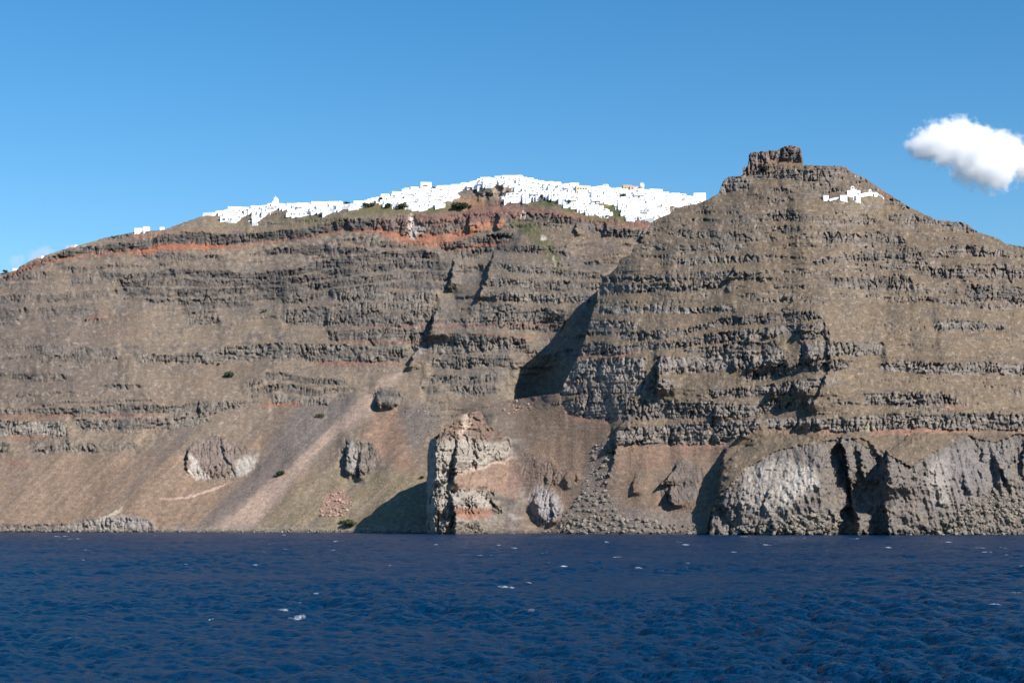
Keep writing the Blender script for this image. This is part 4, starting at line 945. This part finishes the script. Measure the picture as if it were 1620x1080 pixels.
tag(at_scale(bighouse(6, 6, 3.6, M['white'], [(-1, 1.5, 1.4, 1.0), (3, 1.5, 1.4, 1.0)]), 816, 284, rz=.0, s=.8), 'highest white house of the village at the very summit with two dark windows', 'house')
tag(at_scale(bighouse(7, 6, 3.8, M['white'], [(-4, .8, 2.4, 1.6), (0.4, .8, 2.4, 1.6)]), 362, 350, rz=.05), 'detached white house with two large dark openings below the left arm of the village', 'house')
tag(at_scale(bighouse(4.4, 5, 5.2, M['white'], [(0, 3.2, .9, 1.1)]), 1107, 317, rz=-.15), 'white block at the far right end of the village touching the headland', 'house')
tag(at_scale(bighouse(3.4, 5, 4.0, M['ochre'], [(-1.6, 2, .8, .9), (1.4, 2, .8, .9)], 'ochre_house'), 993, 302, rz=.1), 'ochre house with two small windows left of the round tower', 'house')
tag(at_scale(bighouse(3.0, 5, 3.6, M['pink'], [(-1.2, 2, .8, .9), (1.2, 2, .8, .9)], 'pink_house'), 1003, 303, rz=.0), 'pinkish house wedged between the ochre house and the round tower', 'house')
tag(at_scale(bighouse(3.4, 4, 3.0, M['cream'], [(-1.4, 1, .8, .9), (1.4, 1, .8, .9)], 'cream_house'), 915, 316, rz=.2), 'small cream house on dark rock a little below the long beige building', 'house')
def tank():
    r = empty('round_cistern')
    part('drum', M['white'], r, lambda m: m.lathe([(1.9, -2), (1.9, 1.9)], 0, 2))
    part('lid', M['white'], r, lambda m: m.dome(0, 2, 1.9, 1.95, .5))
    return r
tag(at_scale(tank(), 795.5, 315.5), 'round white cistern standing alone at the foot of the beige cliff below the summit', 'cistern')
# the lone houses on the bare ridge to the left
tag(at_scale(bighouse(4.6, 5, 3.0, M['white'], [(-2, 1, .8, 1), (1.5, 1, .8, 1)]), 222, 367.5, rz=.1), 'larger white house alone on the bare ridge left of the village', 'house')
tag(at_scale(bighouse(2.4, 4, 3.6, M['white'], [(0, 1.2, .8, 1)], 'small_house'), 231, 366, rz=0), 'small white house leaning against the right side of the lone house on the left ridge', 'house')
tag(at_scale(bighouse(1.7, 3, 1.8, M['white'], [(0, .6, .7, .7)], 'small_house'), 256, 363.5, rz=0), 'tiny white hut on the bare ridge between the lone house and the village', 'hut')
for px, py, w, lb in ((25, 429, 2.6, 'white hut at the left end of the ridge where the dark lava bed starts'), (60, 408.5, 4.0, 'low white wall line on the left skyline beside the small wisp of cloud'), (111, 391.5, 5.0, 'long low white wall on the left skyline right of the wisp of cloud')):
    tag(at_scale(bighouse(w, 3, 1.5 if w > 3 else 2.0, M['white'], [(0, .3, .6, .7)], 'low_building'), px, py, rz=-.5 if w > 3 else 0), lb, 'building')

# --- chapel group on the headland
def chapel():
    r = empty('chapel')
    part('wall', M['white'], r, lambda m: (m.box(-4.6, 4.6, 0, 8, -5, 6.2), parapet(m, -4.6, 4.6, 0, 8, 6.2, .4), m.box(-4.6, -1.5, -1.6, 0, -5, 2.6)))
    part('dome', M['white'], r, lambda m: (m.lathe([(2.2, 6.2), (2.2, 7.0)], -.6, 4), m.dome(-.6, 4, 7.0, 2.2, 1.7)))
    part('belfry', M['white'], r, lambda m: (m.box(-2.0, -1.4, .2, 1.0, 6.2, 8.8), m.box(-.2, .4, .2, 1.0, 6.2, 8.8), m.vault(-2.0, .4, .2, 1.0, 8.8, 1.0, 8), m.box(1.4, 2.0, .2, 1.0, 6.2, 7.4)))
    opening(r, 'd', .8, 0, 0, 1.2, 2.4, M['blue']); opening(r, 'w', 2.9, 0, 3.4, .7, 1.0, M['glass'])
    return r
chp = tag(at_scale(chapel(), 1351, 316, 'B', rz=-.12, s=.92), 'tall white chapel with belfry and dome on the slope of the pointed headland', 'chapel')
tag(at_scale(bighouse(2.6, 5, 4.2, M['white'], [(-.8, 2.0, .6, .8)], 'chapel_annex'), 1335, 319, 'B', rz=.15, s=.9), 'low white annex at the lower left of the tall chapel on the headland', 'building')
def small_chapel():
    r = empty('small_chapel')
    part('wall', M['white'], r, lambda m: m.box(-3.4, 2.8, 0, 5, -4, 2.2))
    part('vaulted_roof', M['white'], r, lambda m: m.vault(-3.4, 2.8, 0, 5, 2.2, 1.3, axis='x'))
    part('belfry', M['white'], r, lambda m: (m.box(-3.2, -2.7, .2, .9, 2.2, 4.6), m.box(-1.9, -1.4, .2, .9, 2.2, 4.6), m.vault(-3.2, -1.4, .2, .9, 4.6, .8, 8)))
    opening(r, 'd', 0, 0, 0, 1.0, 2.0, M['blue'])
    return r
tag(at_scale(small_chapel(), 1382, 311, 'B', s=.9), 'small vaulted white chapel with its own belfry right of the tall chapel on the headland', 'chapel')
tag(at_scale(bighouse(1.9, 4, 3.6, M['white'], [(0, 1.8, .6, .7)], 'small_house'), 1307, 318, 'B', rz=.2, s=.9), 'small white house standing apart left of the chapels on the headland', 'house')
def wall_run(name, pts, surf, h, label, cat='wall', mat='white', t=.5, down=1.5):
    m = MB(); P = [on(surf, x, y) for x, y in pts]
    for a, b in zip(P[:-1], P[1:]):
        d = (b - a); d.z = 0; n = Vector((-d.y, d.x, 0)).normalized() * t
        vs = [a - n, b - n, b + n, a + n]
        vs = [v - Vector((0, 0, down)) for v in vs] + [v + Vector((0, 0, h)) for v in vs]
        m.add(vs, [(0, 3, 2, 1), (4, 5, 6, 7), (0, 1, 5, 4), (1, 2, 6, 5), (2, 3, 7, 6), (3, 0, 4, 7)])
    o = m.build(name, M[mat]); tag(o, label, cat); return o
wall_run('white_wall', [(1312, 317), (1320, 315), (1332, 313)], 'B', .8, 'low white wall linking the lone house and the annex on the headland')
wall_run('white_wall', [(1361, 311), (1368, 309), (1376, 308)], 'B', 1.6, 'white wall joining the tall chapel and the small chapel')
wall_run('stair', [(1388, 308), (1393, 311), (1398, 315)], 'B', 1.0, 'white stepped wall running down right of the small chapel', 'stair')
wall_run('white_wall', [(806, 312), (818, 314), (832, 313), (850, 316)], 'A', 1.0, 'white retaining wall of the terrace below the summit houses')
wall_run('white_wall', [(645, 331), (655, 332), (667, 330)], 'A', 1.2, 'pale wall under the houses above the green slope')

# --- shrubs and trees
def shrub(name, px, py, w, h, surf, label, cat='bush', mat='leaf', n=260, trunk=.25, seed=0, rnd=1.0):
    w *= .84; h *= .84
    rr = random.Random(seed + int(px)); base = on(surf, px, py)
    r = empty(name, base)
    m = MB()
    blobs = [(rr.uniform(-.32, .32) * w, rr.uniform(-.25, .25) * w, h * rr.uniform(.35, .72), rr.uniform(.22, .34)) for _ in range(7)]
    for i in range(n):
        bx, by, bz, br = rr.choice(blobs)
        while True:
            x, y, z = (rr.uniform(-1, 1) for _ in range(3)); q = x * x + y * y + z * z
            if .35 < q < 1: break
        c = Vector((bx + x * br * w, by + y * br * w, max(.05, bz + z * br * h * 1.05)))
        sz = .075 * (w + h) / 2 * rr.uniform(.6, 1.5)
        a = Vector((rr.uniform(-1, 1), rr.uniform(-1, 1), rr.uniform(-1, 1))).normalized(); b = a.orthogonal().normalized(); b.rotate(Matrix.Rotation(rr.uniform(0, 6.28), 3, a))
        cc = a.cross(b)
        m.add([c - b * sz - cc * sz * .5, c + b * sz * .3 - cc * sz * .7, c + b * sz * 1.1, c + b * sz * .2 + cc * sz * .7, c - b * sz * .9 + cc * sz * .4], [(0, 1, 2, 3, 4)])
    m.build('crown', M[mat], r)
    part('trunk', M['bark'], r, lambda q: [q.add([(x0 + .5 * t_ * w * .12, y0, 0) if 0 else (dx * .12 * w + sx * .03 * w, dy * .12 * w + sy * .03 * w, z_) for z_, dx, dy in ((-.6, 0, 0), (h * .55, ddx, ddy)) for sx, sy in ((-1, -1), (1, -1), (1, 1), (-1, 1))],
                                            [(0, 1, 5, 4), (1, 2, 6, 5), (2, 3, 7, 6), (3, 0, 4, 7), (4, 5, 6, 7)]) for x0, y0, t_, ddx, ddy in ((0, 0, 0, 1, 0), (0, 0, 0, -1, .5), (0, 0, 0, .2, -1))])
    tag(r, label, cat); return r
shrub('bush', 363, 597, 8.5, 5.2, 'A', 'dark green round bush on the scree in the middle of the left wall', n=420)
shrub('bush', 345, 578, 4.0, 2.6, 'A', 'faint olive bush just above and left of the dark bush on the left scree', mat='leaf2')
shrub('bush', 418, 494, 5.0, 3.6, 'A', 'olive bush high on the left wall above the long lava bed', mat='leaf2')
shrub('bush', 444, 752, 7.0, 4.4, 'A', 'dark green bush on the pale debris chute low on the left slope', n=420)
shrub('bush', 505, 661, 7.5, 3.6, 'A', 'yellowish green bush on the grey scree above the debris chute', mat='leaf2')
shrub('bush', 555, 832, 12.0, 5.0, 'A', 'wide green thicket just above the shore left of the pale sea cliff', mat='leaf2', n=500)
shrub('bush', 541, 828, 6.0, 3.0, 'A', 'small olive bush touching the left side of the wide shore thicket', mat='leaf2')
shrub('bush', 668, 757, 4.0, 2.2, 'A', 'small dark bush on the sandy slope just left of the pale sea cliff', mat='leaf')
shrub('bush', 966, 718, 6.0, 3.6, 'B', 'dark green bush in the shaded corner at the top of the grey boulder chute', mat='leaf', n=300)
shrub('tree', 549, 325, 6.2, 4.2, 'A', 'dark tree between the two halves of the village on the skyline', 'tree')
for px, py, w, h, lb in ((578, 328, 7, 4.6, 'leftmost dark tree in the row under the houses above the green slope'), (588, 327, 6, 4.2, 'second dark tree from the left in the row above the green slope'), (602, 320, 4.4, 5.0, 'small dark tree poking up between houses above the green slope'),
                         (614, 329, 8, 5.0, 'broad dark tree under a notch in the houses above the green slope'), (632, 330, 6, 4.6, 'dark tree just left of the round dark pair under the houses'), (638, 331, 8.4, 6.4, 'largest round dark tree under the houses, right end of the row'),
                         (743, 330, 3.6, 3.2, 'small dark bush right of the smooth domed bush on the red rock'), (900, 325, 3.0, 5.4, 'narrow upright dark tree on the lower edge of the houses right of the summit'), (687, 298, 5.6, 3.0, 'dark bush beside the tall house with the reddish awning'),
                         (987, 313, 6.6, 4.0, 'green tree among the houses below the round tower'), (858, 314, 3.6, 4.4, 'dark tree at the left edge of the houses right of the summit'), (961, 345, 3.4, 3.0, 'small bush at the lower tip of the houses by the green gap'), (9, 432, 5.2, 3.4, 'dark bush on the skyline at the far left edge')):
    shrub('tree' if 'tree' in lb else 'bush', px, py, w, h, 'A', lb, 'tree' if 'tree' in lb else 'bush')
shrub('bush', 729, 331, 15.0, 6.6, 'A', 'wide smooth domed dark green bush on the red rock below the village', n=700)

# --- rubble: the boulders nobody could count
def rocks(name, spots_, mat, label, seed):
    rr = np.random.default_rng(seed)
    bm = bmesh.new(); bmesh.ops.create_icosphere(bm, subdivisions=1, radius=1)
    bv = np.array([v.co[:] for v in bm.verts]); bf = np.array([[v.index for v in f.verts] for f in bm.faces]); bm.free()
    Vs = []; Fs = []; o = 0
    for surf, px, py, r in spots_:
        p = np.array(on(surf, px, py)); p[1] -= r * .3
        v = bv * (1 + .5 * (rr.random((len(bv), 1)) - .5)) * r * np.array([rr.uniform(.8, 1.5), rr.uniform(.7, 1.2), rr.uniform(.6, 1.0)])
        a = rr.uniform(0, 6.28); c, s_ = math.cos(a), math.sin(a)
        v = v @ np.array([[c, s_, 0], [-s_, c, 0], [0, 0, 1]]).T
        Vs.append(v + p); Fs.append(bf + o); o += len(bv)
    V = np.concatenate(Vs); Fq = np.concatenate(Fs)
    ob = mesh_from(name, V, Fq, None, mat); ob.data.polygons.foreach_set('use_smooth', np.zeros(len(Fq), bool))
    ob['kind'] = 'stuff'; ob['label'] = label; ob['category'] = 'boulders'
def scatter(P, n, surf, r0, r1, seed):
    rr = random.Random(seed); xs_ = [p[0] for p in P]; ys_ = [p[1] for p in P]; out = []
    pts_ = np.array([(rr.uniform(min(xs_), max(xs_)), rr.uniform(min(ys_), max(ys_))) for _ in range(n * 4)])
    ok = inpoly(pts_[:, 0], pts_[:, 1], P)
    for x, y in pts_[ok][:n]: out.append((surf, float(x), float(y), r0 + (r1 - r0) * rr.random() ** 5))
    return out
sp = []
sp += scatter([(940, 705), (965, 695), (972, 720), (958, 775), (985, 815), (1112, 832), (1112, 843), (800, 844), (880, 835), (925, 770)], 1100, 'B', .2, 1.7, 1)
sp += scatter([(1125, 846), (1200, 825), (1330, 805), (1335, 846)], 900, 'B', .22, 1.7, 2)
sp += scatter([(1405, 846), (1480, 835), (1530, 795), (1580, 775), (1640, 790), (1640, 846)], 1200, 'B', .22, 1.7, 3)
sp += scatter([(-20, 838), (680, 838), (680, 842), (-20, 840)], 700, 'A', .3, 1.3, 4)
sp += scatter([(700, 842), (740, 826), (850, 828), (870, 842)], 300, 'D', .3, 1.0, 5)
sp += scatter([(640, 650), (690, 640), (700, 680), (660, 700)], 160, 'A', .35, 1.0, 6)
rocks('boulders', sp, M['rub'], 'grey boulders and rubble piled along the shore and down the chutes', 3)
sp = scatter([(498, 815), (515, 785), (545, 775), (560, 795), (540, 818)], 240, 'A', .3, 1.4, 7) + scatter([(790, 640), (830, 632), (850, 648), (800, 655)], 60, 'B', .4, 1.3, 8)
rocks('pink_boulders', sp, M['rubp'], 'pinkish fallen rocks lying in a patch on the lower left slope', 4)

# --- clouds
def cloud(name, puffs, dist, dens, label, seed, nscale, ragged):
    """one closed body of vapour; puffs are (px, py, radius) in survey units at that distance"""
    u = dist / F
    pc = np.mean([p[0] for p in puffs]), np.mean([p[1] for p in puffs])
    kx, q = ray(pc[0], pc[1]); c = Vector((kx * dist, dist, CAMH + q * dist))
    P = [((p[0] - pc[0]) * u, 0 if len(p) < 4 else p[3] * u, -(p[1] - pc[1]) * u, p[2] * u) for p in puffs]
    Rd = max(math.sqrt(x * x + y * y + z * z) + r * 1.5 for x, y, z, r in P)
    bm = bmesh.new(); bmesh.ops.create_icosphere(bm, subdivisions=3, radius=Rd)
    me = bpy.data.meshes.new(name); bm.to_mesh(me); bm.free()
    o = bpy.data.objects.new(name, me); COL.objects.link(o); o.location = c
    m = bpy.data.materials.new(name + '_vapour'); m.use_nodes = True; n = m.node_tree; n.nodes.clear(); L = n.links
    out = n.nodes.new('ShaderNodeOutputMaterial'); pv = n.nodes.new('ShaderNodeVolumePrincipled')
    pv.inputs['Color'].default_value = (1, 1, 1, 1); pv.inputs['Anisotropy'].default_value = 0
    tc = n.nodes.new('ShaderNodeTexCoord')
    def math_(op, a, b=None, c_=None):
        k = n.nodes.new('ShaderNodeMath'); k.operation = op
        for i_, v in enumerate((a, b, c_)):
            if v is None: continue
            if isinstance(v, (int, float)): k.inputs[i_].default_value = v
            else: L.new(v, k.inputs[i_])
        return k.outputs[0]
    acc = None
    for x, y, z, r in P:
        d = n.nodes.new('ShaderNodeVectorMath'); d.operation = 'DISTANCE'; L.new(tc.outputs['Object'], d.inputs[0]); d.inputs[1].default_value = (x, y, z)
        v = math_('SUBTRACT', 1.0, math_('DIVIDE', d.outputs['Value'], r))          # 1 in the middle, 0 at the rim
        if acc is None: acc = v
        else:
            k = n.nodes.new('ShaderNodeMath'); k.operation = 'SMOOTH_MAX'; L.new(acc, k.inputs[0]); L.new(v, k.inputs[1]); k.inputs[2].default_value = .35; acc = k.outputs[0]
    nz = n.nodes.new('ShaderNodeTexNoise'); nz.noise_dimensions = '4D'; nz.inputs['W'].default_value = seed; nz.inputs['Scale'].default_value = nscale / Rd; nz.inputs['Detail'].default_value = 6; nz.inputs['Roughness'].default_value = .55
    L.new(tc.outputs['Object'], nz.inputs['Vector'])
    v = math_('ADD', acc, math_('MULTIPLY_ADD', nz.outputs[0], ragged * 2, -ragged))
    mr = n.nodes.new('ShaderNodeMapRange'); mr.inputs[1].default_value = .02; mr.inputs[2].default_value = .38; mr.inputs[3].default_value = 0; mr.inputs[4].default_value = dens
    L.new(v, mr.inputs[0]); L.new(mr.outputs[0], pv.inputs['Density']); L.new(pv.outputs[0], out.inputs['Volume'])
    me.materials.append(m); tag(o, label, 'cloud'); return o
cloud('cloud', [(1458, 232, 28, -10), (1488, 217, 32, 10), (1524, 210, 32, 20), (1552, 222, 34, 20), (1505, 238, 38, -25), (1535, 262, 46, -45), (1575, 252, 38, -35), (1605, 244, 26, 0), (1612, 268, 28, -30), (1556, 286, 34, -62), (1528, 203, 24, 22), (1480, 242, 26, -35)], 7000, .036,
      'bright white cumulus cloud in the blue sky right of the headland', 3.7, 9.0, 1.0)
cloud('cloud_wisp', [(58, 408, 16), (72, 404, 18), (66, 398, 10)], 9000, .006, 'faint wisp of cloud just above the left ridge', 8.2, 4.0, .6)
cloud('cloud_wisp', [(25, 415, 14), (32, 410, 10)], 9000, .005, 'smaller fainter wisp of cloud at the far left edge', 5.1, 4.0, .6)
